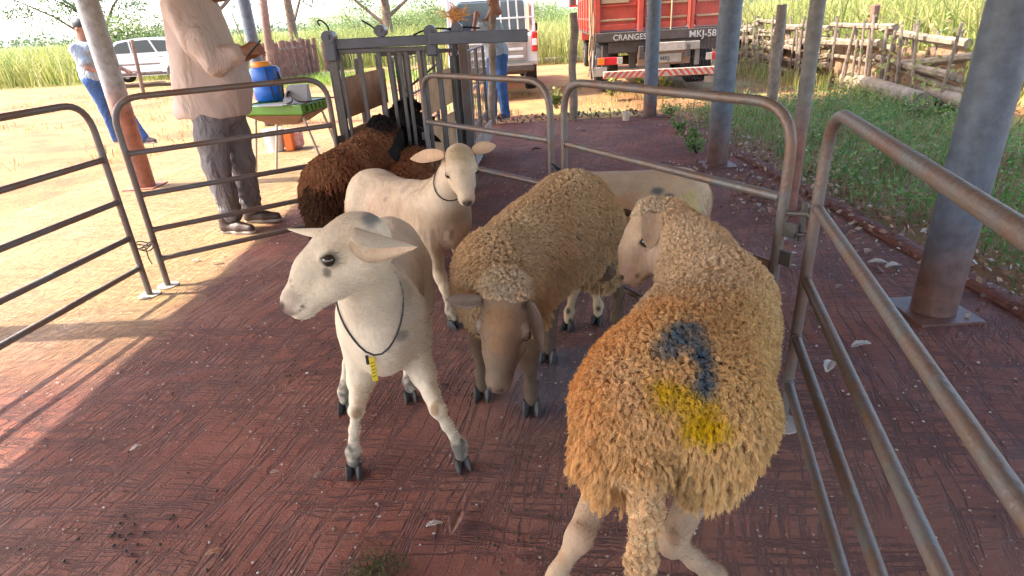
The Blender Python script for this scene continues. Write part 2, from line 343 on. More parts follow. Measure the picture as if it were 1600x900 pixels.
# ------------------------------------------------------------------ tubular hurdle panels
LUG = mat('hinge lug steel', (.12, .105, .09), .6, .4, .3, 50)
def panel(A, B, top, rails, label, far_leg=True, foot=True, r=.0175, lowfrom=0., rr=.16, group='tubular pen panels round the sheep'):
    A, B = V(*A, 0), V(*B, 0); d = B-A; L = np.linalg.norm(d); u = d/L
    t = thing('sheep_hurdle', A, label, 'panel', group)
    fr = fillet([A+V(0, 0, .01), A+V(0, 0, top), B+V(0, 0, top), B+V(0, 0, .01)], rr, 8)
    MB().tube(fr, r, 12).build('frame', M['tube'], t, smooth=50)
    for z in rails:
        MB().tube([A+u*(r*.6)+V(0, 0, z), B-u*(r*.6)+V(0, 0, z)], r*.92, 10).tube([A+u*(r*.75)+V(0, 0, z), A+u*(r*1.35)+V(0, 0, z)], r*1.13, 9).tube([B-u*(r*.75)+V(0, 0, z), B-u*(r*1.35)+V(0, 0, z)], r*1.13, 9).build('rail', M['tube'], t, smooth=50)
    for q in (A, B):
        f = MB(); f.tube([q+V(0, 0, -.001), q+V(0, 0, .006)], .062, 18); f.build('foot_plate', M['dust_metal'], t, smooth=40)
    for z in (.62, .72): MB().box(B+u*.03+V(0, 0, z), (.055, .012, .05), frame(u, V(0, 0, 1))).build('hinge_lug', LUG, t)
    return t
R5 = (.18, .365, .58, .82)
panel((-2.145, 3.43), (-1.13, 4.09), 1.12, R5, 'five bar tubular panel in front of the man in the long shirt')
panel((-2.19, 3.30), (-2.42, 1.75), 1.12, R5, 'tubular panel at the far left edge, chained to the panel beside it')
panel((.245, 3.09), (-.50, 4.0), 1.11, R5[2:], 'tubular panel with two inner rails right of the squeeze race')
panel((.305, 2.99), (.905, 1.86), 1.115, (.20, .58, .82), 'tubular panel in front of the red truck, ending at the hinge by the grass')
panel((.955, 1.745), (.56, .36), 1.115, R5, 'nearest tubular panel, running off the bottom right corner beside the orange sheep')
# chain / wire ties
ty = MB(); a = V(-2.165, 3.365, .28)
for k in range(3): ty.tube([a+V(.045*cos(q), .045*sin(q), .012*k+.012*sin(q*2+k)) for q in np.linspace(0, 2*pi, 16)], .0035, 6)
ty.tube([a, a+V(.01, -.02, -.06), a+V(.0, .01, -.11)], .0035, 6)
tag(ty.build('wire_tie', LUG, loc=a), 'twisted wire tying the two left-hand panels together', 'wire')
ty = MB(); a = V(.275, 3.03, .62)
ty.tube([a+V(.035*cos(q), .04*sin(q), .09*sin(q*.5)) for q in np.linspace(0, 2*pi, 18)], .006, 6); ty.tube([a, a+V(.03, -.03, -.1), a+V(.02, -.02, -.2)], .005, 6)
tag(ty.build('rubber_tie', M['black'], loc=a), 'black cord looped round the two legs where the middle panels meet', 'cord')
ty = MB(); a = V(.932, 1.80, .70)
for dz in (0, .07): ty.tube([a+V(-.03, .06, dz), a+V(.03, .0, dz+.01), a+V(.03, -.06, dz)], .008, 8)
ty.tube([a+V(.03, .03, -.02), a+V(.03, .03, .11)], .009, 8)
tag(ty.build('hinge_pin', LUG, loc=a), 'steel hinge pin joining the near panel to the panel in front of the truck', 'hinge')
# ------------------------------------------------------------------ squeeze race with guillotine gate beam
rc = thing('sheep_race', (-.75, 4.15, 0), 'dark steel and timber squeeze race with a long beam across its mouth', 'sheep race')
Yb = 4.15; DS, BS = M['dark_steel'], M['beam_steel']
bl, br = P(514, 70, Yb), P(690, 61, Yb); bl2, br2 = P(672, 60, Yb), P(824, 55, Yb)
def bar(a, b, sx, sy, name, m, parent=rc, bev=.004):
    a, b = np.asarray(a, float), np.asarray(b, float); u = unit(b-a); up = V(0, 0, 1) if abs(u[2]) < .9 else V(0, 1, 0)
    return MB().box((a+b)/2, (np.linalg.norm(b-a), sx, sy), frame(u, up), bev=bev).build(name, m, parent)
bar(bl, br, .055, .062, 'beam', BS); bar(bl2+V(0, -.058, 0), br2+V(0, -.058, 0), .05, .075, 'beam', BS)
bar(P(524, 81, Yb), P(684, 75, Yb), .03, .03, 'lower_rail', DS)
for px, py in ((517, 66), (597, 56), (674, 57), (715, 52)):     # lugs with pulley eyes
    c = P(px, py, Yb); e = MB(); big = px in (517, 674)
    if big: e.box(c+V(0, -.035, -.03), (.075, .05, .17), bev=.01)
    e.tube([c+V(0, -.07, .03), c+V(0, .04, .03)], .040 if big else .036, 14); e.tube([c+V(0, -.085, .03), c+V(0, -.07, .03)], .014, 10)
    e.build('pulley_lug', BS, rc, smooth=40)
for pts in ([(500, 40), (494, 34), (500, 30), (512, 40), (516, 55)], [(565, 32), (580, 40), (590, 50), (597, 56)], [(646, 55), (660, 48), (680, 44), (700, 45), (716, 52)], [(700, 45), (725, 42), (750, 44)]):
    MB().tube(fillet([P(x, y, Yb) for x, y in pts], .02, 3), .006, 6).build('cable', M['black'], rc)
def floorpt(p): return V(p[0], p[1], .01)
for px in (519, 529, 560, 590, 607, 623, 633, 653, 661, 682):    # uprights of the gate across the mouth
    t_ = P(px, 76, Yb); 
    if px in (560, 590, 653, 682): w_ = .026
    elif px == 519: w_ = .04
    else: w_ = .022
    bar(t_, V(t_[0], Yb+(.0 if px != 519 else .0), .01), w_, w_, 'upright', DS if px not in (653,) else M['tube'], bev=.003)
# side walls: steel posts and three planks each
def wallplank(A, B, z0, z1, th=.028):
    A, B = V(*A, 0), V(*B, 0); d = unit(B-A); return MB().box((A+B)/2+V(0, 0, (z0+z1)/2), (np.linalg.norm(B-A), th, z1-z0), frame(d, V(0, 0, 1)), bev=.003)
LW = ((-1.07, 4.2), (-.92, 5.02)); RW = ((-.535, 4.25), (-.40, 5.05))
M['plank_shaded'] = mat('shaded brown race plank', (.50, .25, .12), .75, 0, .4, 60, var=.4, vscale=9)  # left race wall: darker plank copy, shade put into the colour
for (z0, z1) in ((.84, 1.10), (.50, .76), (.14, .44)):
    wallplank(*LW, z0, z1).build('plank', M['plank_shaded'], rc); wallplank(*RW, z0-.03, z1-.03).build('plank', M['plank'], rc)
for (a, b2), zt in ((LW, 1.2), (RW, 1.16)):
    for t in (0, .5, 1):
        q = V(*a, 0)*(1-t)+V(*b2, 0)*t; off = V(-.035 if a[0] < -.8 else .035, 0, 0)
        bar(q+off+V(0, 0, .01), q+off+V(0, 0, zt), .03, .03, 'upright', DS)
for x, y in ((-.86, 5.1), (-.80, 5.1), (-.74, 5.12), (-.46, 5.12)): bar((x, y, .01), (x-.02, y, 1.22), .028, .028, 'upright', DS)
bar((-.95, 5.1, 1.2), (-.36, 5.1, 1.2), .03, .03, 'lower_rail', DS); bar((-.80, 5.12, .9), (-.50, 5.16, 1.1), .018, .018, 'brace', DS)
# weighing cage beyond
wc = thing('weighing_cage', (-.45, 6.0, 0), 'wire mesh weighing cage on a white platform behind the race', 'livestock scale')
def wp(u, v_): return V(-.90+.56*u+.17*v_, 5.35+1.75*v_, 0)       # u across, v along
MB().prism([tuple(wp(0, 0)[:2]), tuple(wp(1, 0)[:2]), tuple(wp(1, 1)[:2]), tuple(wp(0, 1)[:2])], 2, .06, .15).build('platform', M['white_paint'], wc)
for u in (0, 1):
    MB().box((wp(u, .5)+V(.03*(1 if u else -1), 0, .24)), (1.80, .03, .2), frame(wp(u, 1)-wp(u, 0), V(0, 0, 1)), bev=.004).build('side_board', M['dust_metal'], wc)
    for v_ in (0, .33, .66, 1): bar(wp(u, v_)+V(0, 0, .02), wp(u, v_)+V(0, 0, 1.15), .034, .034, 'upright', DS, wc)
    for z in (.45, .8, 1.15): bar(wp(u, 0)+V(0, 0, z), wp(u, 1)+V(0, 0, z), .02, .02, 'side_rail', DS, wc)
    me_ = MB()
    for k in range(15): me_.tube([wp(u, k/14)+V(0, 0, .15), wp(u, k/14)+V(0, 0, 1.15)], .0035, 4, cap=False)
    for k in range(9): z = .2+k*.115; me_.tube([wp(u, 0)+V(0, 0, z), wp(u, 1)+V(0, 0, z)], .0035, 4, cap=False)
    me_.build('wire_mesh', M['tube'], wc)
for k in range(7): bar(wp(k/6, 1)+V(0, .03, .15), wp(k/6, 1)+V(0, .03, 1.12), .016, .016, 'bar', DS, wc)
bar(wp(1, 0)+V(.05, -.02, .01), wp(1, 0)+V(.05, -.02, 1.32), .075, .075, 'column', M['tube'], wc); bar(wp(1, 0)+V(-.03, -.03, .01), wp(1, 0)+V(-.03, -.03, 1.3), .03, .03, 'upright', DS, wc)
bar(wp(1, 0)+V(-.075, -.05, .02), wp(1, 0)+V(-.075, -.05, .62), .03, .03, 'white_strip', M['white_paint'], wc)
# ------------------------------------------------------------------ green table with clutter
GREEN = mat('green plastic', (.10, .26, .025), .35, 0, .05, 20, var=.15); M['tray'] = mat('brown board', (.30, .17, .10), .8, 0, .2, 40, var=.3)
CREAM = mat('cream enamelled tube', (.50, .40, .30), .45, .1, .1, 40, var=.2)
tb = thing('table', (-2.3, 6.2, 0), 'small table with thick lime green plastic top and bent cream legs', 'table')
c0, c1, c3 = P(470, 166, 5.75), P(513, 147, 6.35), P(375, 158, 5.95); z_ = .74; c0[2] = c1[2] = c3[2] = z_; c2 = c1+c3-c0
tt = MB(); ctr = (c0+c2)/2
def ring(s_, dz): return [ctr+(q-ctr)*s_+V(0, 0, dz) for q in (c0, c1, c2, c3)]
vs = ring(.97, -.05)+ring(1, -.035)+ring(1, .03)+ring(.98, .043)+ring(.93, .043)+ring(.92, .034)
fs = [(i*4+k, i*4+(k+1) % 4, (i+1)*4+(k+1) % 4, (i+1)*4+k) for i in range(5) for k in range(4)]+[(0, 3, 2, 1), (20, 21, 22, 23)]
tt.add(vs, fs); tt.build('table_top', GREEN, tb)
for k in range(5):
    q = c0+(c1-c0)*(.22+.14*k); MB().box(q+V(.012, -.008, -.004), (.012, .05, .05), frame(unit(np.cross(c1-c0, V(0, 0, 1))), V(0, 0, 1))).build('rib', GREEN, tb)
dr = MB(); s1, s2 = .96, .55
vs = [ctr+(q-ctr)*.97+V(0, 0, -.055) for q in (c0, c1, c2, c3)]+[ctr+(q-ctr)*.45+V(0, 0, -.16) for q in (c0, c1, c2, c3)]
dr.add(vs, [(0, 1, 5, 4), (1, 2, 6, 5), (2, 3, 7, 6), (3, 0, 4, 7), (4, 5, 6, 7)]); dr.build('tray', M['tray'], tb)
e0, e1 = unit(c1-c0), unit(c3-c0)
for base, s_ in ((c0, 1), (c1, -1)):
    q0 = base+e0*.10*s_+V(0, 0, -.06); q1 = base+e0*.10*s_+(c3-c0)*.98+V(0, 0, -.06)
    for (q, sg) in ((q0, 1), (q1, -1)):
        mid = (q0+q1)/2; mid[2] = z_-.06; f_ = q-e1*.16*sg-e0*.22*s_*0; f_[2] = 0.0
        f_ = q+(-e1 if sg > 0 else e1)*.12; f_[2] = 0; 
        MB().tube(fillet([mid, q+e1*.06*sg, f_], .05, 5), .0125, 8).build('leg', CREAM, tb, smooth=50)
# blue knapsack sprayer tank
sp_ = thing('sprayer_tank', (-2.7, 6.15, 0), 'blue knapsack sprayer tank with orange-yellow lid and black straps, by the table', 'sprayer')
BLUE = mat('blue plastic', (.012, .13, .55), .35, 0, .08, 20, var=.15)
cS = P(417, 128, 6.30); cS[2] = z_+.04; 
def lathe(c, prof, n=22, sx=1., sy=1.):
    mb = MB(); vs = []; 
    for r, z in prof:
        for k in range(n): vs.append(c+V(r*cos(2*pi*k/n)*sx, r*sin(2*pi*k/n)*sy, z))
    fs = [(i*n+k, i*n+(k+1) % n, (i+1)*n+(k+1) % n, (i+1)*n+k) for i in range(len(prof)-1) for k in range(n)]
    fs += [tuple(range(n))[::-1], tuple((len(prof)-1)*n+k for k in range(n))]; return mb.add(vs, fs)
lathe(cS, [(.115, 0), (.13, .015), (.13, .14), (.122, .15), (.13, .16), (.13, .30), (.11, .325), (.07, .33)], sx=1.12, sy=.85).build('tank', BLUE, sp_, smooth=50)
lathe(cS+V(-.02, 0, .33), [(.092, -.01), (.095, 0), (.095, .028), (.085, .04), (.03, .044)]).build('lid', mat('orange yellow lid', (.75, .27, .015), .4), sp_, smooth=50)
for dx in (-.0, .075):
    MB().tube([cS+V(.05+dx, -.118, .32), cS+V(.07+dx, -.135, .2), cS+V(.09+dx, -.13, .02)], .014, 6, flat=.4).build('strap', M['black'], sp_)
MB().tube([cS+V(.12, -.03, .3), cS+V(.16, -.04, .18), cS+V(.17, -.1, .02)], .012, 8).build('hose', M['black'], sp_, smooth=True)
# grey scale readout
GREY = mat('grey plastic housing', (.33, .33, .34), .5, 0, .05, 20, var=.12)
sd = thing('scale_display', ctr+V(.25, 0, .05), 'grey wedge shaped scale readout box lying on the green table', 'display')
cd = P(461, 144, 5.9); cd[2] = z_+.045
MB().add([cd+V(*q) for q in ((-.12, -.07, 0), (.12, -.07, 0), (.12, .09, 0), (-.12, .09, 0), (-.06, .0, .16), (.12, .0, .16), (.12, .07, .16), (-.06, .07, .16))], [(0, 3, 2, 1), (4, 5, 6, 7), (0, 1, 5, 4), (1, 2, 6, 5), (2, 3, 7, 6), (3, 0, 4, 7)]).build('housing', GREY, sd)
MB().box(cd+V(-.055, -.045, .09), (.004, .06, .08), frame(unit(V(-1, 0, .5)), V(0, 1, 0))).build('screen', M['black'], sd)
cb = MB(); pts = [cd+V(.0, -.08, .05), cd+V(.06, -.14, .02), cd+V(.16, -.1, .015), cd+V(.28, -.02, .03), cd+V(.40, .12, .02), cd+V(.36, .2, .01)]
cb.tube(fillet(pts, .05, 4), .007, 6); cb.tube(fillet([cd+V(-.02, -.08, .08), cd+V(.02, -.16, .03), cd+V(-.06, -.17, .01), cd+V(.05, -.2, .01)], .04, 4), .007, 6)
tag(cb.build('cable', M['black'], loc=cd), 'black cable trailing over the green table from the grey readout', 'cable')
pp = MB(); cp = P(425, 157, 5.85); cp[2] = z_+.046
for k in range(3): a_ = .2*k-.2; pp.box(cp+V(.02*k, .01*k, .002*k), (.30, .21, .0015), rotz(a_))
tag(pp.build('paper', M['white_paint'], loc=cp), 'loose white papers spread on the green table', 'paper')
# things under the table
bk = thing('bucket', G(430, 232), 'white bucket with an orange side under the green table', 'bucket'); q = G(432, 236)
lathe(q, [(.10, 0), (.125, .26), (.132, .265), (.13, .28), (.118, .28), (.10, .02)]).build('body', M['white_paint'], bk, smooth=40)
MB().box(q+V(.20, -.02, .12), (.10, .10, .24), bev=.01).build('orange_can', mat('orange plastic', (.75, .16, .02), .5), bk)
bg = MB(); q = G(461, 232); 
bg.box(q+V(0, 0, .13), (.26, .2, .26), rotz(.3), bev=.05); tag(bg.build('bag', mat('red and white bag', (.60, .18, .16), .7, col2=(.62, .52, .50), vscale=20), loc=q, smooth=40), 'crumpled red and white bag on the ground under the green table', 'bag')
# ------------------------------------------------------------------ picket palisade far left
def palisade(pts, n, h, r, label, m='red_wood', jitter=.12, gap=1.0, lean=.03, brace=True):
    t = thing('picket_fence', pts[0], label, 'fence'); pts = [np.asarray(q, float) for q in pts]
    seg = [np.linalg.norm(pts[i+1]-pts[i]) for i in range(len(pts)-1)]; tot = sum(seg)
    for k in range(n):
        s_ = tot*(k+.5)/n; i = 0
        while i < len(seg)-1 and s_ > seg[i]: s_ -= seg[i]; i += 1
        q = pts[i]+(pts[i+1]-pts[i])*s_/seg[i]; hh = h*(1+jitter*(random.random()-.5)); l = V(random.gauss(0, lean), random.gauss(0, lean), 0)
        rr = r*(.8+.4*random.random())
        MB().tube([q-V(0, 0, .1), q+l*.5+V(0, 0, hh*.5), q+l+V(0, 0, hh)], [rr, rr*.95, rr*.8], 7).build('picket', M[m], t, smooth=50)
    if brace:
        for z in (.35*h, .8*h):
            for i in range(len(pts)-1): MB().tube([pts[i]+V(0, .09, z), pts[i+1]+V(0, .09, z)], r*.6, 6).build('rail', M['old_wood'], t, smooth=50)
    return t
palisade([G(396, 134), G(418, 131), G(480, 117), G(500, 114)], 19, 1.15, .095, 'weathered picket palisade across the yard, left of the race beam')
palisade([G(508, 108), G(560, 100), G(590, 96)], 15, 1.0, .09, 'lower picket fence stretch seen just past the end of the palisade')
palisade([G(300, 150), G(340, 143), G(372, 137)], 9, .9, .07, 'short row of pickets hidden mostly behind the man in the long shirt')
# pole with forked bracing near the palisade and car-side rails
def pole(name, a, b, r, label, m='bark', cat='post', n=9, extra=()):
    mb = MB(); mb.tube([a-V(0, 0, .1), a+(b-a)*.3, a+(b-a)*.65, b], [r, r*.95, r*.9, r*.8], n)
    for (c, d, r2) in extra: mb.tube([c, (c+d)/2, d], r2, 6)
    return tag(mb.build(name, M[m], smooth=50, loc=a), label, cat)
a = G(428, 142); pole('wooden_pole', a, P(404, -60, a[1]), .11, 'rough brown timber pole leaning behind the grey steel post and sprayer tank')
a = G(228, 178); a = G(225, 150); pole('wooden_pole', a, P(206, 62, a[1]), .055, 'thin pinkish pole in front of the white car')
a = G(216, 122)
fr_ = MB(); 
for z in (.25, .55, .8): fr_.tube([G(150, 150)+V(0, 0, z), G(262, 140)+V(0, 0, z*.95)], .03, 6)
tag(fr_.build('rail_fence', M['old_wood'], loc=a), 'low rails running in front of the white car', 'fence')
# ------------------------------------------------------------------ rustic fence on the right
rf2 = thing('log_fence', (6.2, 12, 0), 'collapsing fence of stacked logs, slabs and sticks on the far right', 'fence')
fa, fb = V(6.05, 8.2, 0), V(6.5, 17.5, 0); fu = unit(fb-fa); Lf = np.linalg.norm(fb-fa); fn = V(-fu[1], fu[0], 0)
k = 0
M['grey_log'] = mat('bleached log', (.33, .25, .17), .9, 0, 1.2, 40, var=.5, vscale=6)
M['clay_panel'] = mat('orange clay slab', (.36, .21, .12), .95, 0, 1.2, 14, var=.4, vscale=4)
y_ = 0.
while y_ < Lf:
    L_ = random.uniform(1.2, 2.2)
    zz = .06
    while zz < 1.02:
        rr = random.uniform(.035, .075)
        if random.random() < .93:
            a = fa+fu*(y_-random.random()*.3)+fn*random.uniform(-.08, .08)+V(0, 0, zz+random.gauss(0, .05)); b = a+fu*L_+V(0, 0, random.gauss(0, .09))
            MB().tube([a, (a+b)/2+V(0, 0, random.gauss(0, .02)), b], [rr, rr*.95, rr*.75], 7).build('log', M['grey_log'], rf2, smooth=50)
        zz += rr*1.9+random.uniform(.0, .05)
    for j in range(13):
        q = fa+fu*(y_+L_*random.random())+fn*(random.choice((-.12, .1))); hh = random.uniform(.7, 1.15); l = fu*random.gauss(0, .12)+fn*.05
        MB().tube([q-V(0, 0, .05), q+l+V(0, 0, hh)], [random.uniform(.022, .05), .02], 6).build('picket', M['old_wood'], rf2, smooth=50)
    for j_ in range(3):
        q = fa+fu*(y_+L_*(.2+.3*j_))+fn*(.10 if fn[0] > 0 else -.10)+V(0, 0, .32+.1*random.random()); MB().box(q, (random.uniform(.5, .9), .05, random.uniform(.5, .8)), frame(fu+V(0, 0, random.gauss(0, .06)), V(0, 0, 1)), bev=.02).build('slab', M['clay_panel'], rf2)
    y_ += L_*.9
for (a, b, r, lab) in [(G(1322, 122, .1), G(1400, 146, .1), .13, 'thick pale log lying at the foot of the log fence, its end toward the truck'), (G(1360, 118, .12), G(1470, 150, .12), .10, 'second fallen log tucked against the log fence')]:
    tag(MB().tube([a, (a+b)/2, b+(b-a)*.4], [r, r*1.05, r*.95], 12).build('log', M['grey_log'], smooth=50, loc=a), lab, 'log')
a = G(1330, 75); 
tag(MB().box(P(1334, 24, 11)+V(.35, 0, 0), (.12, .12, .30), bev=.02).tube([P(1334, 33, 11)+V(.35, 0, -1.5), P(1334, 24, 11)+V(.35, 0, 0)], .03, 6).build('rusty_post', M['red_wood'], loc=P(1334, 24, 11)), 'rusty red post top sticking up behind the log fence', 'post')
M['tin'] = mat('white corrugated strip', (.62, .60, .58), .5, .2)
for i, (x, y) in enumerate(((1280, 113), (1292, 120), (1300, 128), (1318, 124))):
    a = G(x-8, y); b = G(x+14, y-9); tag(MB().tube([a+(b-a)*s_/8+V(0, 0, .10+.05*sin(s_*1.6)) for s_ in range(9)], .022, 5, flat=.4).build('tin_strip', M['tin'], loc=a), None, 'strip', 'white wavy strips lying in the truck shade')
for o, l in zip([o for o in COL.objects if o.name.startswith('tin_strip')], ('leftmost wavy white strip in the shade right of the thin post', 'second wavy white strip from the left in the shade', 'lowest wavy white strip nearest the pale log', 'wavy white strip closest to the log fence')): o['label'] = l
# ------------------------------------------------------------------ text helper
def text(s, size, m, name, parent, Mx, off=V(0, 0, 0)):
    c = bpy.data.curves.new(name, 'FONT'); c.body = s; c.size = size; c.extrude = .003; c.offset = .0015
    o = bpy.data.objects.new(name, c); COL.objects.link(o); c.materials.append(m)
    dg = bpy.context.evaluated_depsgraph_get(); me = bpy.data.meshes.new_from_object(o.evaluated_get(dg)); bpy.data.objects.remove(o)
    me.name = name; o = bpy.data.objects.new(name, me); COL.objects.link(o); o.parent = parent
    o.matrix_world = Mx
    o.matrix_parent_inverse = Matrix.Identity(4)
    o.matrix_local = Matrix.Translation(Vector(parent['_o'])).inverted() @ Mx
    return o
# ------------------------------------------------------------------ vehicle wheel
def wheel(c, axis, r, wd, parent, hub='rim'):
    axis = unit(axis); n = 24; prof = [(.62, -.5), (.92, -.5), (1, -.34), (1, .34), (.92, .5), (.62, .5)]
    x = V(0, 0, 1); y = np.cross(axis, x); mb = MB(); vs = []
    for k in range(n):
        for (a, b) in prof: vs.append(c+axis*b*wd+(x*cos(2*pi*k/n)+y*sin(2*pi*k/n))*a*r)
    m_ = len(prof); fs = [(k*m_+i, k*m_+(i+1) % m_, ((k+1) % n)*m_+(i+1) % m_, ((k+1) % n)*m_+i) for k in range(n) for i in range(m_)]
    o = mb.add(vs, fs).build('wheel', M['rubber'], parent, smooth=35)
    h = MB()
    for k in range(n):
        pass
    h.tube([c-axis*wd*.36, c+axis*wd*.36], r*.62, 20); h.tube([c-axis*wd*.47, c+axis*wd*.47], r*.18, 12)
    for k in range(5): 
        d = x*cos(2*pi*k/5)+y*sin(2*pi*k/5); h.tube([c+axis*wd*.40+d*.1*r, c+axis*wd*.40+d*.6*r], r*.07, 6); h.tube([c-axis*wd*.40+d*.1*r, c-axis*wd*.40+d*.6*r], r*.07, 6)
    h.build('rim', M[hub], o, smooth=35); return o
# ------------------------------------------------------------------ pickup (rear toward us)
pk = thing('pickup_truck', (-.02, 12.6, 0), 'white pickup seen from behind with a livestock cage on its bed', 'pickup')
px0, yr = -.10, 12.55; W2 = .89
def body_section(y, w2, z0, z1, tumble=.0): return [(px0-w2, y, z0), (px0+w2, y, z0), (px0+w2, y, z0+.25*(z1-z0)), (px0+w2, y, z0+.7*(z1-z0)), (px0+w2-.03-tumble, y, z1), (px0-w2+.03+tumble, y, z1), (px0-w2, y, z0+.7*(z1-z0)), (px0-w2, y, z0+.25*(z1-z0))]
def loft(secs, m, name, parent, smooth=35):
    mb = MB(); n = len(secs[0]); vs = [p for s_ in secs for p in s_]
    fs = [(i*n+k, i*n+(k+1) % n, (i+1)*n+(k+1) % n, (i+1)*n+k) for i in range(len(secs)-1) for k in range(n)]+[tuple(range(n)), tuple((len(secs)-1)*n+k for k in range(n))[::-1]]
    return mb.add(vs, fs).build(name, m, parent, smooth=smooth)
WP = M['white_paint']
loft([body_section(yr, W2-.02, .62, 1.08), body_section(yr+.05, W2, .55, 1.10), body_section(yr+1.5, W2, .55, 1.12), body_section(yr+1.55, W2, .5, 1.12), body_section(yr+4.6, W2, .5, 1.10), body_section(yr+5.1, W2-.08, .5, .95)], WP, 'body', pk)
loft([body_section(yr+1.58, W2-.05, 1.10, 1.75, .12), body_section(yr+1.75, W2-.03, 1.10, 1.82, .14), body_section(yr+3.1, W2-.03, 1.10, 1.80, .14), body_section(yr+3.7, W2-.03, 1.08, 1.15, .02)], M['glass'], 'cab', pk)
MB().box((px0, yr+2.4, 1.80), (1.35, 1.5, .05), bev=.02).build('cab_roof', WP, pk)
MB().box((px0, yr-.03, .86), (1.34, .05, .44), bev=.012).build('tailgate', M['dust_metal'], pk)
for z in (.72, .86, 1.0): MB().box((px0, yr-.062, z), (1.2, .012, .05), bev=.005).build('rib', WP, pk)
MB().box((px0, yr-.12, .52), (1.62, .16, .15), bev=.03).build('bumper', M['chassis'], pk)
for sx in (-1, 1):
    l = MB().box((px0+sx*(W2-.065), yr-.02, .98), (.115, .09, .36), bev=.02); o = l.build('taillight', M['lamp_red'], pk)
    MB().box((px0+sx*(W2-.065), yr-.068, .97), (.085, .012, .12), bev=.004).build('reversing_lens', WP, o)
    MB().box((px0+sx*(W2+.14), yr+3.25, 1.20), (.14, .07, .19), bev=.03).build('mirror', M['black'], pk)
    MB().tube([(px0+sx*(W2-.02), yr+3.25, 1.14), (px0+sx*(W2+.12), yr+3.25, 1.16)], .02, 6).build('mirror_arm', M['black'], pk)
    for yw in (yr+.95, yr+4.15): wheel(V(px0+sx*(W2-.12), yw, .36), V(1, 0, 0), .36, .24, pk)
MB().box((px0, yr+.6, .45), (1.3, 1.2, .12)).build('underside', M['chassis'], pk)
M['brown_board'] = mat('cage board', (.36, .19, .10), .8, 0, .3, 40, var=.3)
for sx in (-1, 1):
    for k in range(8): bar((px0+sx*(W2-.07), yr+.05+k*.2, 1.10), (px0+sx*(W2-.10), yr+.05+k*.2, 2.25), .028, .028, 'cage_bar', WP, pk)
    for z in (1.3, 1.75, 2.2): bar((px0+sx*(W2-.08), yr+.02, z), (px0+sx*(W2-.08), yr+1.5, z), .025, .025, 'cage_rail', WP, pk)
    MB().box((px0+sx*(W2-.14), yr+.8, 1.42), (.02, 1.4, .5)).build('cage_board', M['brown_board'], pk)
for k in range(9):
    if k < 5: x = px0+.84-k*.16; bar((x, yr+.03, 1.1), (x-.03, yr+.03, 2.2), .03, .03, 'cage_bar', WP, pk)
for z in (1.42, 2.2): bar((px0+.03, yr+.02, z), (px0+.84, yr+.02, z), .03, .03, 'cage_rail', WP, pk)
bar((px0-.84, yr+.03, 1.1), (px0-.80, yr+.03, 2.2), .04, .04, 'cage_bar', WP, pk); bar((px0-.6, yr+.03, 1.1), (px0-.84, yr+.03, 2.2), .03, .03, 'cage_bar', WP, pk)
MB().box((px0+.62, yr+.30, 1.95), (.35, .05, .25), bev=.02).build('red_lamp_board', M['lamp_red'], pk)
# ------------------------------------------------------------------ red cargo truck
tk0 = V(3.02, 11.55, 0); ta = radians(-4.5); TR = rotz(ta)
tk = thing('cargo_truck', tk0, 'red cargo truck backed up to the shed, striped rear bumper', 'truck')
def T(x, y, z): return TR@V(x, y, z)+tk0
def tbox(c, d, name, m, parent=tk, bev=.01): return MB().box(T(*c), d, TR, bev=bev).build(name, M[m] if isinstance(m, str) else m, parent)
BW = 1.22
floorz = 1.08
for (x0, x1) in ((-1.19, -.50), (-.38, .40), (.52, 1.19)):       # tailgate panels, each with ledges
    cx, ww = (x0+x1)/2, x1-x0
    pn = tbox((cx, .05, 1.72), (ww, .05, 1.18), 'tailgate_panel', 'red_truck')
    for z in (1.28, 1.52, 1.78, 2.04, 2.25):
        tbox((cx, .012, z), (ww-.04, .04, .035), 'ledge', 'cream_stile' if z in (1.28,) or (z == 1.52 and x0 > -.9) else 'red_truck', pn, .008)
    tbox((cx, .012, 1.16), (ww-.04, .04, .10), 'ledge', 'red_truck', pn, .008)
    if x0 < -1: tbox((cx-.05, -.005, 1.62), (ww-.2, .02, .13), 'decal', 'cream_stile', pn, .004)
for x in (-.44, .46, -1.205, 1.205): tbox((x, .0, 1.70), (.095, .09, 1.34), 'stile', 'red_truck')
for x in (-.12, .10, .44): tbox((x, -.02, 1.68), (.028 if x < .4 else .05, .05, 1.3), 'stile', 'cream_stile')
for s_ in (-1, 1):
    sp = tbox((s_*BW, 3.0, 1.72), (.05, 5.9, 1.2), 'side_panel', 'red_truck')
    for k in range(7): tbox((s_*(BW+.03), .1+k*.95, 1.70), (.07, .09, 1.3), 'stile', 'red_truck', sp)
    for z in (1.3, 1.72, 2.1): tbox((s_*(BW+.02), 3.0, z), (.05, 5.9, .05), 'ledge', 'red_truck', sp, .008)
tbox((0, 3, floorz-.03), (2.5, 6.0, .10), 'bed', 'chassis')
tx = tbox((0, -.03, 1.0), (2.50, .08, .16), 'lettered_beam', M['chassis']); tx['label'] = 'dusty rear beam carrying the white lettering'
def tmat(x, y, z): 
    R3 = np.column_stack((TR@V(1, 0, 0), V(0, 0, 1), TR@V(0, -1, 0))); p_ = T(x, y, z)
    return Matrix(((*R3[0], p_[0]), (*R3[1], p_[1]), (*R3[2], p_[2]), (0, 0, 0, 1)))
text('CRANGES', .135, M['text_white'], 'lettering', tk, tmat(-.93, -.075, .945)); text('MKJ-58', .16, M['text_white'], 'lettering', tk, tmat(.42, -.075, .93))
pl = tbox((.06, -.10, .80), (.60, .02, .15), 'white_plate', 'white_tape'); pl2 = tbox((.47, -.09, .80), (.30, .02, .14), 'pale_plate', 'dust_metal')
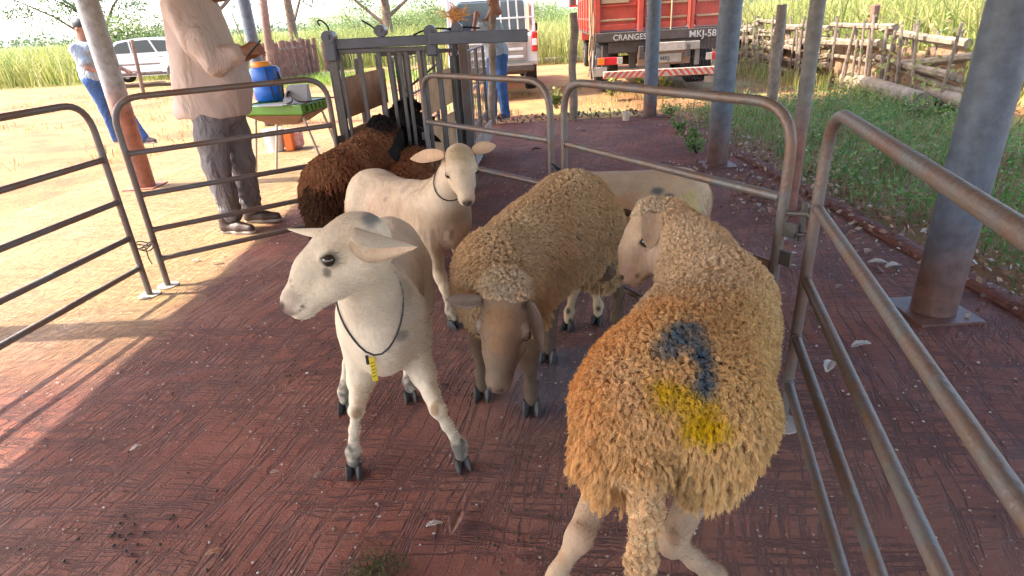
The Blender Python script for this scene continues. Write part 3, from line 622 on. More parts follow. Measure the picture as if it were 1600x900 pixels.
tbox((0, .02, .82), (2.0, .05, .20), 'cross_member', 'chassis'); np_ = tbox((.10, -.05, .60), (.42, .02, .15), 'number_plate', M['dust_metal']); tbox((.0, .0, .60), (.95, .04, .22), 'plate_board', M['tray'])
text('MKJ 5801'[:4], .10, M['text_dark'], 'lettering', tk, tmat(-.07, -.062, .565))
for x in (-1.05, -.55, .62, .95): tbox((x, .1, .66), (.13 if x < .6 else .09, .06, .42), 'bracket', 'dust_metal' if x > 0 else 'chassis')
for s_ in (-1, 1):
    lb = tbox((s_*1.02, -.06, .60), (.36, .05, .13), 'taillight', 'lamp_red'); 
    tbox((s_*1.14, -.088, .60), (.12, .02, .11), 'indicator_lens', 'lamp_orange', lb, .004); tbox((s_*.80, -.07, .60), (.10, .04, .12), 'reversing_lens', 'white_tape', lb, .004)
    tbox((s_*1.15, -.04, .42), (.24, .10, .16), 'corner_plate', 'dust_metal'); tbox((s_*1.0, -.05, .20), (.5, .03, .12), 'mud_flap_bar', 'dust_metal')
bm_ = tbox((.03, -.10, .36), (2.26, .10, .13), 'bumper', M['white_tape'])
for k in range(20):      # diagonal red stripes, chevron about the middle
    x = -1.07+k*.113; sgn = 1 if x < 0.05 else -1; sk = .05*sgn
    vs = [T(x-.028-sk+.03, -.153, .302), T(x+.028-sk+.03, -.153, .302), T(x+.028+sk+.03, -.153, .418), T(x-.028+sk+.03, -.153, .418)]; vs += [v+TR@V(0, .004, 0) for v in vs]
    MB().add(vs, [(0, 1, 2, 3), (7, 6, 5, 4), (0, 4, 5, 1), (1, 5, 6, 2), (2, 6, 7, 3), (3, 7, 4, 0)]).build('red_stripe', M['red_truck'], bm_)
for s_ in (-1, 1):
    tbox((s_*.42, 3.5, .72), (.09, 7.2, .22), 'chassis_rail', 'chassis')
    for yw in (1.5, 2.75, 7.0):
        wheel(T(s_*.92, yw, .50), TR@V(1, 0, 0), .50, .42 if yw < 5 else .26, tk, 'chassis')
MB().tube([T(-.9, 1.5, .5), T(.9, 1.5, .5)], .09, 10).build('axle', M['chassis'], tk)
loft([[T(-1.15, 6.3, .75), T(1.15, 6.3, .75), T(1.15, 6.3, 2.5), T(-1.15, 6.3, 2.5)], [T(-1.15, 7.6, .75), T(1.15, 7.6, .75), T(1.15, 7.6, 2.5), T(-1.15, 7.6, 2.5)], [T(-1.1, 8.1, .75), T(1.1, 8.1, .75), T(1.05, 7.9, 2.4), T(-1.05, 7.9, 2.4)]], M['red_truck'], 'cab', tk)
for s_ in (-1, 1):
    MB().box(T(s_*1.38, 6.9, 1.82), (.22, .12, .42), TR, bev=.03).build('mirror', M['red_truck'], tk)
    MB().box(T(s_*1.38, 6.83, 1.82), (.15, .02, .32), TR, bev=.01).build('mirror_glass', M['glass'], tk)
    MB().tube([T(s_*1.15, 6.9, 1.62), T(s_*1.36, 6.9, 1.66)], .02, 6).build('mirror_arm', M['black'], tk)
rp = MB(); rr = random.Random(3)       # ropes and rags tied on the rear left corner
for k in range(5):
    x0 = -1.27-.02*k; rp.tube([T(x0+rr.uniform(-.03, .03), -.02-.03*rr.random(), z) for z in np.linspace(2.2-.1*k, .75-.1*k, 9)], .012, 5)
rp.build('rope', M['cream_stile'], tk, smooth=True)
MB().tube([T(-1.28, -.06, .8), T(-1.30, -.08, .5), T(-1.26, -.06, .2)], .015, 6).build('rope', M['dust_metal'], tk)
# ------------------------------------------------------------------ white car, side on
cs = V(-12.6, 23.2, 0); SC = 1.0
su = thing('parked_car', cs, 'white hatchback parked beyond the rails, left of the man in the long shirt', 'car')
def prof_car(off, z0=.30):
    return [(-2.05, z0), (-2.12, .62), (-2.02, .92), (-1.25, 1.02), (2.0, .98), (2.12, .62), (2.05, z0)]
def carmesh(poly, y0, y1, m, name, par=su, inset=.0):
    mb = MB(); n = len(poly); vs = [(cs[0]+x, cs[1]+y0, z) for x, z in poly]+[(cs[0]+x, cs[1]+y0+.12*0+.04, z+.0) for x, z in poly]+[(cs[0]+x, cs[1]+y1, z) for x, z in poly]
    fs = [tuple(range(n)), tuple(range(3*n-1, 2*n-1, -1))]+[(i*n+k, i*n+(k+1) % n, (i+1)*n+(k+1) % n, (i+1)*n+k) for i in range(2) for k in range(n)]
    return mb.add(vs, fs).build(name, m, par, smooth=30)
carmesh([(-2.05, .30), (-2.14, .62), (-2.06, .86), (-1.95, .92), (-1.15, 1.00), (1.95, .97), (2.10, .88), (2.14, .55), (2.05, .30), (1.75, .28), (1.72, .46), (1.60, .62), (1.35, .68), (1.10, .62), (.98, .46), (.95, .28), (-.95, .28), (-.98, .46), (-1.10, .62), (-1.35, .68), (-1.60, .62), (-1.72, .46), (-1.75, .28)], -.85, .85, WP, 'body')
carmesh([(-1.2, .99), (-.55, 1.43), (.2, 1.50), (1.35, 1.45), (1.95, .97)], -.78, .78, WP, 'cabin')
gm = su
for poly in ([(-.98, 1.03), (-.50, 1.36), (-.15, 1.41), (-.15, 1.03)], [(-.08, 1.03), (-.08, 1.41), (.55, 1.43), (.72, 1.03)], [(.80, 1.03), (.64, 1.42), (1.22, 1.38), (1.62, 1.03)]):
    carmesh(poly, -.80, -.77, M['glass'], 'window')
for x in (-1.35, 1.35):
    for y in (-.72, .72): wheel(cs+V(x, y, .31), V(0, 1, 0), .31, .2, su)
MB().box(cs+V(-2.10, -.55, .74), (.10, .35, .14), bev=.03).build('headlight', M['glass'], su); MB().box(cs+V(-.9, -.93, 1.05), (.12, .14, .12), bev=.03).build('mirror', WP, su)
for x in (0.0, .9): MB().box(cs+V(x, -.857, .88), (.16, .02, .03), bev=.005).build('handle', M['dust_metal'], su)
MB().box(cs+V(0, -.855, .34), (1.9, .03, .08), bev=.01).build('sill', M['chassis'], su)
# ------------------------------------------------------------------ vegetation
def rawmesh(name, verts, quads, mats, colors=None, tris=None, smooth=False, loc=None):
    me = bpy.data.meshes.new(name); verts = np.asarray(verts, np.float32)
    if loc is not None: verts = verts-np.asarray(loc, np.float32)
    nq = 0 if quads is None else len(quads); nt_ = 0 if tris is None else len(tris)
    me.vertices.add(len(verts)); me.vertices.foreach_set('co', verts.ravel())
    li = []; 
    if nq: li.append(np.asarray(quads, np.int32).ravel())
    if nt_: li.append(np.asarray(tris, np.int32).ravel())
    li = np.concatenate(li); me.loops.add(len(li)); me.loops.foreach_set('vertex_index', li)
    st = np.concatenate((np.arange(nq)*4, nq*4+np.arange(nt_)*3)).astype(np.int32)
    me.polygons.add(nq+nt_); me.polygons.foreach_set('loop_start', st)
    me.update(calc_edges=True); me.validate()
    for m in (mats if isinstance(mats, (list, tuple)) else [mats]): me.materials.append(m)
    if colors is not None:
        a = me.color_attributes.new('col', 'FLOAT_COLOR', 'POINT'); c = np.ones((len(verts), 4), np.float32); c[:, :3] = colors; a.data.foreach_set('color', c.ravel())
    if smooth: me.polygons.foreach_set('use_smooth', np.ones(nq+nt_, bool))
    o = bpy.data.objects.new(name, me); COL.objects.link(o)
    if loc is not None: o.location = tuple(map(float, loc)); o['_o'] = tuple(map(float, loc))
    return o
def leafbuild(m, N, L, b, tc):
    out = N['Material Output']; src = b.inputs['Base Color'].links[0].from_socket
    tr = N.new('ShaderNodeBsdfTranslucent'); L.new(src, tr.inputs['Color']); mx = N.new('ShaderNodeMixShader'); mx.inputs[0].default_value = .35
    L.new(b.outputs[0], mx.inputs[1]); L.new(tr.outputs[0], mx.inputs[2]); L.new(mx.outputs[0], out.inputs['Surface'])
M['leaf'] = mat('plant leaf', (.1, .2, .05), .55, attr='col', build=leafbuild, spec=.3)
def blades(base, h, w, cols, lean=.35):
    n = len(base); az = rng.uniform(0, 2*pi, n); fa_ = rng.uniform(0, 2*pi, n)
    side = np.stack((np.cos(fa_), np.sin(fa_), np.zeros(n)), 1); ld = np.stack((np.cos(az), np.sin(az), np.zeros(n)), 1)*(rng.uniform(.1, 1, n)*lean)[:, None]
    up = V(0, 0, 1); H_ = h[:, None]; W_ = w[:, None]
    v0 = base-side*W_*.5; v1 = base+side*W_*.5; m_ = base+up*H_*.55+ld*H_*.3; v2 = m_-side*W_*.45; v3 = m_+side*W_*.45; v4 = base+up*H_*(1-.25*np.linalg.norm(ld, axis=1)[:, None])+ld*H_
    vs = np.stack((v0, v1, v3, v2, v4), 1).reshape(-1, 3); i = np.arange(n)[:, None]*5
    q = i+np.array([[0, 1, 2, 3]]); t = i+np.array([[3, 2, 4]]); c = np.repeat(cols, 5, 0)
    return vs, q, t, c
def leaves(c, size, cols, flat=.0):
    n = len(c); d = rng.normal(size=(n, 3)); d[:, 2] = d[:, 2]*.6-flat; d /= np.linalg.norm(d, axis=1)[:, None]
    e = np.cross(d, rng.normal(size=(n, 3))); e /= np.linalg.norm(e, axis=1)[:, None]; s_ = size[:, None]
    vs = np.stack((c, c+d*s_*.5+e*s_*.28, c+d*s_, c+d*s_*.5-e*s_*.28), 1).reshape(-1, 3)
    return vs, np.arange(n)[:, None]*4+np.array([[0, 1, 2, 3]]), np.repeat(cols, 4, 0)
def pal(n, cs_, var=.25):
    cs_ = np.array(cs_); c = cs_[rng.integers(0, len(cs_), n)]; return c*(1+var*(rng.random((n, 1))*2-1))
def field(name, x0, x1, y0, y1, n, h0, h1, w_, cs_, kind='stuff', label=None, cat='grass', mask=None, zb=-.08, lean=.35, xf=None):
    b = np.stack((rng.uniform(x0, x1, n), y0+(y1-y0)*rng.random(n)**1.0, np.full(n, zb)), 1)
    if mask is not None: b = b[mask(b)]
    if xf is not None: b = xf(b)
    n = len(b); cl = np.array([mnoise.noise(Vector((p[0]*1.3, p[1]*1.3, 3))) for p in b])
    h = (h0+(h1-h0)*rng.random(n))*(1+.35*cl); vs, q, t, c = blades(b, h, w_*(.6+.8*rng.random(n)), pal(n, cs_)*(1+.3*cl[:, None]), lean)
    return tag(rawmesh(name, vs, q, M['leaf'], c, t), label, cat, kind='stuff')
GR = [(.12, .25, .06), (.17, .32, .08), (.10, .20, .05), (.26, .34, .12), (.30, .26, .14)]
YG = [(.29, .30, .075), (.35, .33, .10), (.20, .25, .055), (.40, .33, .13)]
DRY = [(.34, .23, .10), (.27, .17, .075), (.40, .28, .13), (.24, .20, .06)]
def off_slab(b): return (b[:, 0] > 2.62+.25*np.sin(b[:, 1]*2.3)+.1*np.sin(b[:, 1]*7)) | (b[:, 1] > 9.25)
field('grass_bank', 2.5, 6.0, 2.0, 9.9, 9000, .08, .24, .009, GR, label='shaded green grass beside the red floor', mask=off_slab, lean=.9)
nl = 30000; b = np.stack((rng.uniform(2.6, 5.9, nl), rng.uniform(2.2, 10.0, nl), np.zeros(nl)), 1); b = b[off_slab(b)]; cl = np.array([mnoise.noise(Vector((p[0]*1.6, p[1]*1.6, 8))) for p in b]); b = b[cl > -.12+.25*rng.random(len(b))]
b[:, 2] = rng.random(len(b))*.24-.05; vs, q, c = leaves(b, rng.uniform(.02, .05, len(b)), pal(len(b), GR)); tag(rawmesh('leafy_weeds', vs, q, M['leaf'], c), 'low broad leaved weeds in the shade beside the floor', 'weeds', kind='stuff')
field('dry_grass', -1, 7, 9.3, 14, 5200, .04, .16, .010, DRY+DRY+YG, label='thin sunlit weeds behind the shed', mask=lambda b: np.array([mnoise.noise(Vector((p[0]*.8, p[1]*.8, 1))) > -.02 for p in b]), lean=.9)
field('dry_grass', -14, -2.5, 7.5, 21, 9000, .03, .13, .010, DRY+[(.3, .3, .1)], label='dry grass and litter in the sunny yard on the left', mask=lambda b: np.array([mnoise.noise(Vector((p[0]*.6, p[1]*.6, 6))) > -.05 for p in b]), lean=1.0)
field('green_tufts', -8.5, -2, 18, 22, 2600, .10, .30, .018, [(.20, .34, .05), (.28, .38, .07)], label='bright green tufts at the foot of the palisade', lean=.8)
field('tall_grass', -2, 12, 21.5, 34, 20000, .6, 1.6, .026, YG, label='tall pale green grass between the pickup and the red truck', lean=.9)
field('grass_field', -30, 2, 25.5, 46, 26000, .8, 1.75, .04, YG[:3]+[(.42, .40, .16)], label='yellow green field beyond the picket palisade', lean=.8)
field('cane_field', 6.9, 16, 5, 30, 20000, .9, 2.1, .030, YG, label='tall pale green crop behind the log fence', lean=.9)
field('fence_weeds', 5.2, 6.3, 8.2, 16, 700, .10, .45, .02, YG, label='weeds growing through the log fence', lean=.5)
nl = 2600; b = np.stack((5.5+1.0*rng.random(nl), rng.uniform(5.6, 15, nl), rng.random(nl)**1.4*1.15), 1); b = b[np.array([mnoise.noise(Vector((p[0]*1.2, p[1]*.9, 2))) > .06 for p in b])]; vs, q, c = leaves(b, rng.uniform(.05, .12, len(b)), pal(len(b), YG)); tag(rawmesh('climbing_weeds', vs, q, M['leaf'], c), 'leafy creepers over the log fence', 'weeds', kind='stuff')
field('far_crop', -200, 300, 120, 260, 9000, 1.0, 2.0, .8, [(.30, .34, .12), (.36, .37, .16)], label='distant pale crop reaching the horizon', lean=.3)
def bush(px, py, Y, r, hgt, label, cs_, n=2600, ls=.10, cat='bush'):
    c = P(px, py, Y); g0 = V(c[0], c[1], 0); t = thing('bush', g0, label, cat, 'bushes beyond the yard'); st = MB(); rd = random.Random(int(px)); cen = []
    for k in range(6):
        a = 2*pi*k/6+rd.random(); tip = g0+V(cos(a)*r*.6, sin(a)*r*.6, hgt*(.5+.4*rd.random())); st.tube([g0-V(0, 0, .1), g0+(tip-g0)*.5+V(0, 0, .1), tip], [.05, .035, .015], 5); cen.append(tip)
    for k in range(8): cen.append(g0+V(rd.uniform(-r, r)*.8, rd.uniform(-r, r)*.8, hgt*(.3+.62*rd.random())))
    st.build('stem', M['bark'], t)
    cen = np.array(cen); i = rng.integers(0, len(cen), n); p = cen[i]+rng.normal(size=(n, 3))*r*.22*(.7+.6*rng.random((n, 1))); p[:, 2] = np.clip(p[:, 2], .05, hgt*1.08)
    cc = pal(n, cs_)*(.8+.4*rng.random((len(cen), 1)))[i]
    vs, q, c_ = leaves(p, rng.uniform(.6, 1.3, n)*ls, cc); o = rawmesh('foliage', vs-np.array(t['_o']), q, M['leaf'], c_); o.parent = t; return t
BG = [(.13, .19, .06), (.18, .25, .08), (.10, .15, .05), (.24, .28, .12)]
bush(222, 75, 31, 1.7, 2.35, 'rounded green bush above the white car', BG, 3600, .14)
bush(258, 75, 34, 1.5, 2.3, 'olive bush just left of the man in the long shirt', BG, 2600, .14)
for i, (px, Y, r, hh, lab) in enumerate([(575, 44, 2.4, 2.8, 'wide bush left of the pale forked trunk'), (640, 42, 1.8, 2.4, 'low bush just right of the pale forked trunk'), (668, 46, 2.2, 2.7, 'bush between the forked trunk and the pickup'), (695, 40, 1.5, 2.2, 'bush touching the left side of the pickup cage'), (846, 38, 1.5, 2.3, 'grey-green bush just right of the pickup cage'), (868, 55, 2.0, 1.7, 'small hazy bush between pickup and timber stake'), (520, 50, 2.4, 2.1, 'bush behind the left end of the race beam')]):
    bush(px, 60, Y, r, hh, lab, [(.22, .27, .10), (.28, .33, .12), (.16, .22, .08)], 5200, .11)
def tree(px, py, spread, hgt, label, name='tree', seed=0, cs_=((.05, .10, .035), (.08, .13, .05), (.11, .16, .06)), r=.16, n=5200, lean=(0, 0), crown_lo=.48, lsz=.17, fork=.25):
    a = G(px, py); t = thing(name, a, label, 'tree', None); rd = random.Random(seed); lim = []
    tr = MB(); top = a+V(lean[0], lean[1], hgt*.62); pts = [a-V(0, 0, .2)]+[a+(top-a)*s_+V(.12*mnoise.noise(Vector((seed, s_*3, 0))), 0, 0) for s_ in (.0, .2, .4, .6, .8, 1)]
    tr.tube(pts, [r*1.5, r*1.25, r, r*.9, r*.8, r*.68, r*.5], 10); tr.build('trunk', M['bark'], t, smooth=50); cen = []
    for k in range(9):
        s_ = fork+(1-fork)*k/8; b0 = a+(top-a)*s_; an = rd.random()*2*pi; ln = spread*(.55+.5*rd.random())*(1.1-.4*s_); tip = b0+V(cos(an)*ln, sin(an)*ln, hgt*(.16+.22*rd.random()))
        mid = (b0+tip)/2+V(0, 0, .25); MB().tube([b0, mid, tip], [r*.42, r*.28, r*.1], 6).build('limb', M['bark'], t, smooth=50)
        for j in range(5): 
            q = b0+(tip-b0)*(.5+.5*rd.random())+V(rd.gauss(0, spread*.13), rd.gauss(0, spread*.13), rd.gauss(-.05, .3)); MB(); cen.append(q)
    cen = np.array(cen); i = rng.integers(0, len(cen), n); p = cen[i]+rng.normal(size=(n, 3))*spread*.10*V(1.2, 1.2, .7)
    vs, q, c_ = leaves(p, rng.uniform(.6, 1.4, n)*lsz, pal(n, cs_)*(.75+.5*rng.random((len(cen), 1)))[i], .3); o = rawmesh('crown', vs-np.array(t['_o']), q, M['leaf'], c_); o.parent = t; return t
tree(468, 101, 4.2, 8.6, 'branching tree rising behind the picket palisade, its leaves hanging into the sky', seed=3, r=.2, n=13000, fork=.30, lsz=.10)
tree(612, 84, 4.0, 8.5, 'pale forked tree trunk behind the race beam', seed=12, r=.26, lsz=.11, n=9000, fork=.25, cs_=((.10, .15, .06), (.14, .19, .08)))
tree(330, 118, 5.0, 8.2, 'broad tree whose leaves show above and right of the man in the long shirt', seed=21, r=.22, n=15000, fork=.32, lsz=.12)
tree(176, 112, 4.0, 7.6, 'tree at the far left whose leaves hang into the top corner', seed=33, r=.2, n=13000, lsz=.10)
tree(1492, 64, 3.0, 5.5, 'tree beyond the log fence at the far right', seed=41, r=.2, n=6000, cs_=((.14, .19, .06), (.2, .25, .09)))
wl = np.stack((np.linspace(-260, 420, 900)+rng.normal(size=900)*3, 330+rng.normal(size=900)*9, 1+3.0*rng.random(900)**1.5), 1); wl = np.repeat(wl, 12, 0)+rng.normal(size=(10800, 3))*V(3, 3, 1.3)
vs, q, c = leaves(wl, rng.uniform(1.0, 2.6, len(wl)), pal(len(wl), [(.10, .15, .09), (.14, .18, .11)])); tag(rawmesh('far_woods', vs, q, M['leaf'], c), 'thin blue-green line of woods on the horizon', 'woods', kind='stuff')
# creeping weeds along the far kerb corner
def sprig(c, n, r, hgt, name, label, cs_, ls=.05):
    st = MB(); rd = random.Random(int(c[0]*100+c[1]*10)); cen = []
    for k in range(n):
        a = rd.random()*2*pi; tip = c+V(cos(a)*r*rd.random(), sin(a)*r*rd.random(), hgt*(.5+.5*rd.random())); st.tube([c, (c+tip)/2+V(0, 0, .02), tip], [.004, .003, .002], 4); cen += [c+(tip-c)*s_ for s_ in (.4, .6, .8, 1)]
    t = thing(name, c, label, 'plant', 'weed sprigs'); st.build('stem', M['leaf'], t); cen = np.repeat(np.array(cen), 4, 0); cen = cen+rng.normal(size=cen.shape)*.012
    vs, q, c_ = leaves(cen, rng.uniform(.6, 1.3, len(cen))*ls, pal(len(cen), cs_)); o = rawmesh('foliage', vs-np.array(t['_o']), q, M['leaf'], c_); o.parent = t
for i, (px, py, lab) in enumerate([(1046, 182, 'weed sprig at the foot of the far corner post'), (1062, 205, 'second weed sprig down the edge from the far corner post'), (1076, 222, 'weed sprig on the floor edge left of the thick post'), (1088, 240, 'weed sprig touching the left side of the thick post'), (1000, 135, 'green sprig under the truck bumper'), (955, 150, 'green sprig on bare dirt left of the truck wheel'), (870, 170, 'bright sprig right beside the timber stake, left side'), (1040, 143, 'bright sprig on dirt in the truck shade')]):
    sprig(G(px, py), 9, .16, .16 if i < 4 else .3, 'weed_sprig', lab, GR if i < 4 else YG, .05 if i < 4 else .09)
# ------------------------------------------------------------------ litter
M['dead_leaf'] = mat('dead leaf', (.4, .3, .2), .75, attr='col', bump=.3, bscale=60)
def curled_leaf(c, L_, az, col, label, curl=.5, group='large dead leaves on the red floor'):
    nu, nv = 9, 5; vs = []; cs_ = []; sd_ = random.Random(int(c[0]*977+c[1]*331))
    for i in range(nu):
        u = i/(nu-1); w_ = L_*.26*sin(pi*min(1, u*.94+.04))**.8*(1+.15*sin(u*17+sd_.random()*6))
        for j in range(nv):
            v_ = (j/(nv-1)-.5)*2; z = abs(v_)**1.5*curl*w_+.12*L_*curl*sin(u*3.0)+.006*sd_.random()
            x = (u-.5)*L_; y = v_*w_*(1-.35*curl); vs.append((c[0]+x*cos(az)-y*sin(az), c[1]+x*sin(az)+y*cos(az), c[2]+.004+z)); k = .8+.3*sd_.random()-.25*(abs(v_) < .1); cs_.append(np.array(col)*k)
    q = [(i*nv+j, i*nv+j+1, (i+1)*nv+j+1, (i+1)*nv+j) for i in range(nu-1) for j in range(nv-1)]
    o = rawmesh('dead_leaf', np.array(vs), q, M['dead_leaf'], np.array(cs_), smooth=True, loc=c); md = o.modifiers.new('thickness', 'SOLIDIFY'); md.thickness = .0012
    tag(o, label, 'leaf', group)
PALE, TAN, BRN = (.55, .50, .44), (.42, .29, .20), (.24, .12, .08)
for px, py, L_, az, col, lab in [(714, 818, .10, 1.3, (.26, .13, .09), 'brown pointed leaf in the foreground below the white sheep'), (679, 822, .05, .2, PALE, 'small crushed white leaf beside the brown pointed leaf'),
    (1345, 542, .10, .2, PALE, 'pale leaf between the two upper rails of the nearest panel'), (1295, 575, .10, .9, PALE, 'pale folded leaf left of the one between the rails'), (1310, 450, .06, .6, TAN, 'small tan leaf low beside the nearest panel, under its top rail'),
    (1372, 413, .11, -.3, PALE, 'long pale leaf near the kerb at the right edge'), (1355, 395, .09, .8, TAN, 'tan leaf against the kerb, just above the long pale leaf'), (1395, 418, .10, .1, PALE, 'pale leaf at the very right edge beside the kerb'), (1240, 398, .05, .3, PALE, 'pale leaf just left of the hinge post, upper'), (1236, 417, .05, -.3, PALE, 'pale leaf just left of the hinge post, lower'),
    (1228, 375, .07, .9, PALE, 'pale leaf curled at the foot of the thin post'), (1196, 310, .10, .2, TAN, 'tan leaf in the litter left of the thin post'), (1185, 322, .08, 1.2, PALE, 'pale leaf in the litter left of the thin post, lower'), (1212, 303, .09, -.6, PALE, 'white curled leaf touching the thin post'),
    (1275, 352, .11, .5, PALE, 'white leaf under the hinge, right of the thin post'), (1262, 365, .08, 1.4, TAN, 'tan leaf under the hinge beside the white one'), (1172, 262, .08, .3, BRN, 'brown leaf beside the thick post'), (1158, 268, .07, 1.2, PALE, 'pale leaf right of the thick post'),
    (340, 412, .08, .2, (.62, .34, .16), 'orange leaf on the sunny ground inside the left panel'), (307, 409, .05, .5, PALE, 'white leaf on the sunny ground below the left panel'), (225, 467, .07, .2, PALE, 'white leaf by the foot of the chained panels'), (905, 202, .07, .3, PALE, 'pale leaf on the floor below the timber stake'), (912, 206, .08, 2.9, BRN, 'brown leaf on the floor below the timber stake'), (838, 235, .13, .1, (.09, .03, .03), 'dark leaf on the floor behind the middle panel'), (1032, 196, .04, .2, PALE, 'tiny white leaf near the far corner post'),
    (430, 740, .03, .2, TAN, 'small tan leaf chip on the near floor, left'), (498, 744, .035, 1., TAN, 'tan leaf chip left of the near hoof'), (336, 866, .05, .3, (.40, .20, .12), 'orange-brown chip near the bottom left'), (213, 702, .04, .9, PALE, 'white splinter at the lower left'), (1000, 480, .03, 0, PALE, 'tiny pale chip under the pen rail')]:
    curled_leaf(G(px, py, .002 if py > 240 else .002), L_, az, col, lab)
n = 1500; sx_ = rng.random(n); b = np.stack((2.42+rng.normal(size=n)*.16+.14, rng.uniform(2.2, 8.6, n), .02+.05*rng.random(n)), 1)
b2 = np.stack((rng.normal(2.1, .20, 500), rng.normal(4.6, .5, 500), .006+.03*rng.random(500)), 1); b = np.concatenate((b, b2)); vs, q, c = leaves(b, rng.uniform(.02, .06, len(b)), pal(len(b), [TAN, (.40, .34, .28), BRN, BRN, (.16, .09, .06), (.26, .17, .11)])); tag(rawmesh('leaf_litter', vs, q, M['dead_leaf'], c), 'dry leaf litter along the crumbled edge', 'litter', kind='stuff')
n = 420; b = np.stack((rng.uniform(-1.2, 2.3, n), 9.05+.12*rng.normal(size=n), .01+.07*rng.random(n)), 1); vs, q, c = leaves(b, rng.uniform(.02, .09, len(b)), pal(len(b), [(.10, .05, .04), BRN, (.2, .13, .08)])); tag(rawmesh('leaf_litter', vs, q, M['dead_leaf'], c), 'dark litter along the back edge of the floor', 'litter', kind='stuff')
n = 110; cc_ = np.array([(-.1, 1.35), (.1, 1.5), (-.9, 2.3), (-1.2, 1.4), (.7, 2.4), (-.3, 2.2)]); b = cc_[rng.integers(0, 6, n)]+rng.normal(size=(n, 2))*.13; dp = MB()
for x_, y_ in b: dp.sphere((x_, y_, .005), (.0065, .0045, .0045), 6, R=rotz(x_*99))
tag(dp.build('droppings', mat('dry droppings', (.045, .03, .02), .8), smooth=True), 'small dark droppings scattered between the sheep', 'droppings', kind='stuff')
# crumbs: droppings, grit and straw on the slab
n = 5200; b = np.stack((rng.uniform(-1.9, 2.3, n), .75+5.2*rng.random(n)**1.5, np.full(n, .002)), 1); b = b[np.array([mnoise.noise(Vector((p[0]*1.4, p[1]*1.4, 12)))+.35*rng.random() > .08 for p in b])]; n = len(b)
s_ = rng.uniform(.0012, .0042, n)*(1+.25*b[:, 1]); oc = np.array([(1, 0, 0), (-1, 0, 0), (0, 1, 0), (0, -1, 0), (0, 0, 1)], float); vs = (b[:, None, :]+oc[None]*(s_[:, None]*rng.uniform(.6, 1.6, (n, 5)))[..., None]).reshape(-1, 3)
tr_ = np.arange(n)[:, None]*5; tris = np.concatenate([tr_+np.array([k]) for k in ((0, 2, 4), (2, 1, 4), (1, 3, 4), (3, 0, 4))]); cc = np.repeat(pal(n, [(.30, .15, .11), (.21, .09, .07), (.40, .28, .20), (.12, .05, .045), (.5, .42, .36)]), 5, 0)
tag(rawmesh('grit', vs, None, M['dead_leaf'], cc, tris), 'loose grit and crumbs scattered over the red floor', 'grit', kind='stuff')
n = 420; b = np.stack((rng.normal(.0, .045, n), rng.normal(0, .03, n), .004+.02*rng.random(n)), 1)+G(585, 897); vs, q, t, c = blades(b, rng.uniform(.008, .03, n), np.full(n, .003), pal(n, [(.09, .10, .03), (.05, .055, .02), (.15, .13, .05)]), 1.8); tag(rawmesh('chewed_grass', vs, q, M['leaf'], c, t), 'dark wad of chewed grass at the bottom edge of the floor', 'grass', kind='stuff')
cu = G(978, 188); tag(lathe(cu, [(.045, 0), (.055, .11), (.058, .115), (.05, .115), (.042, .01)], 14).build('cup', mat('cream cup', (.60, .47, .33), .6), smooth=40, loc=cu), 'small cream pot standing on the floor by the far corner post', 'cup')
# pale kerb stones/road edge strip behind the yard
tag(MB().box((2.5, 22.2, .02), (3.4, .22, .16), bev=.03).build('concrete_edging', M['dust_metal'], loc=(2.5, 22.2, 0)), 'pale concrete edging strip between the yard and the tall grass', 'edging')
# chicken wire along the right side, hexagonal cells
cw = MB(); cx, cy = .12, .075
for i in range(0, 34):
    for j in range(0, 13):
        y = 5.0-.0+i*cx*1.0; y0 = 3.9+i*cx; z = .08+j*cy*1.5; o_ = (j % 2)*cx/2
        a, b_, c_ = V(2.27, y0+o_, z), V(2.27, y0+cx/2+o_, z+cy/2), V(2.27, y0+cx+o_, z)
        for p_, q_ in ((a, b_), (b_, c_), (b_, b_+V(0, 0, cy))): cw.tube([p_, q_], .0011, 3, cap=False)
tag(cw.build('chicken_wire', M['tube'], loc=(2.27, 4, 0)), 'fine hexagonal wire netting stretched behind the posts on the right', 'wire netting')
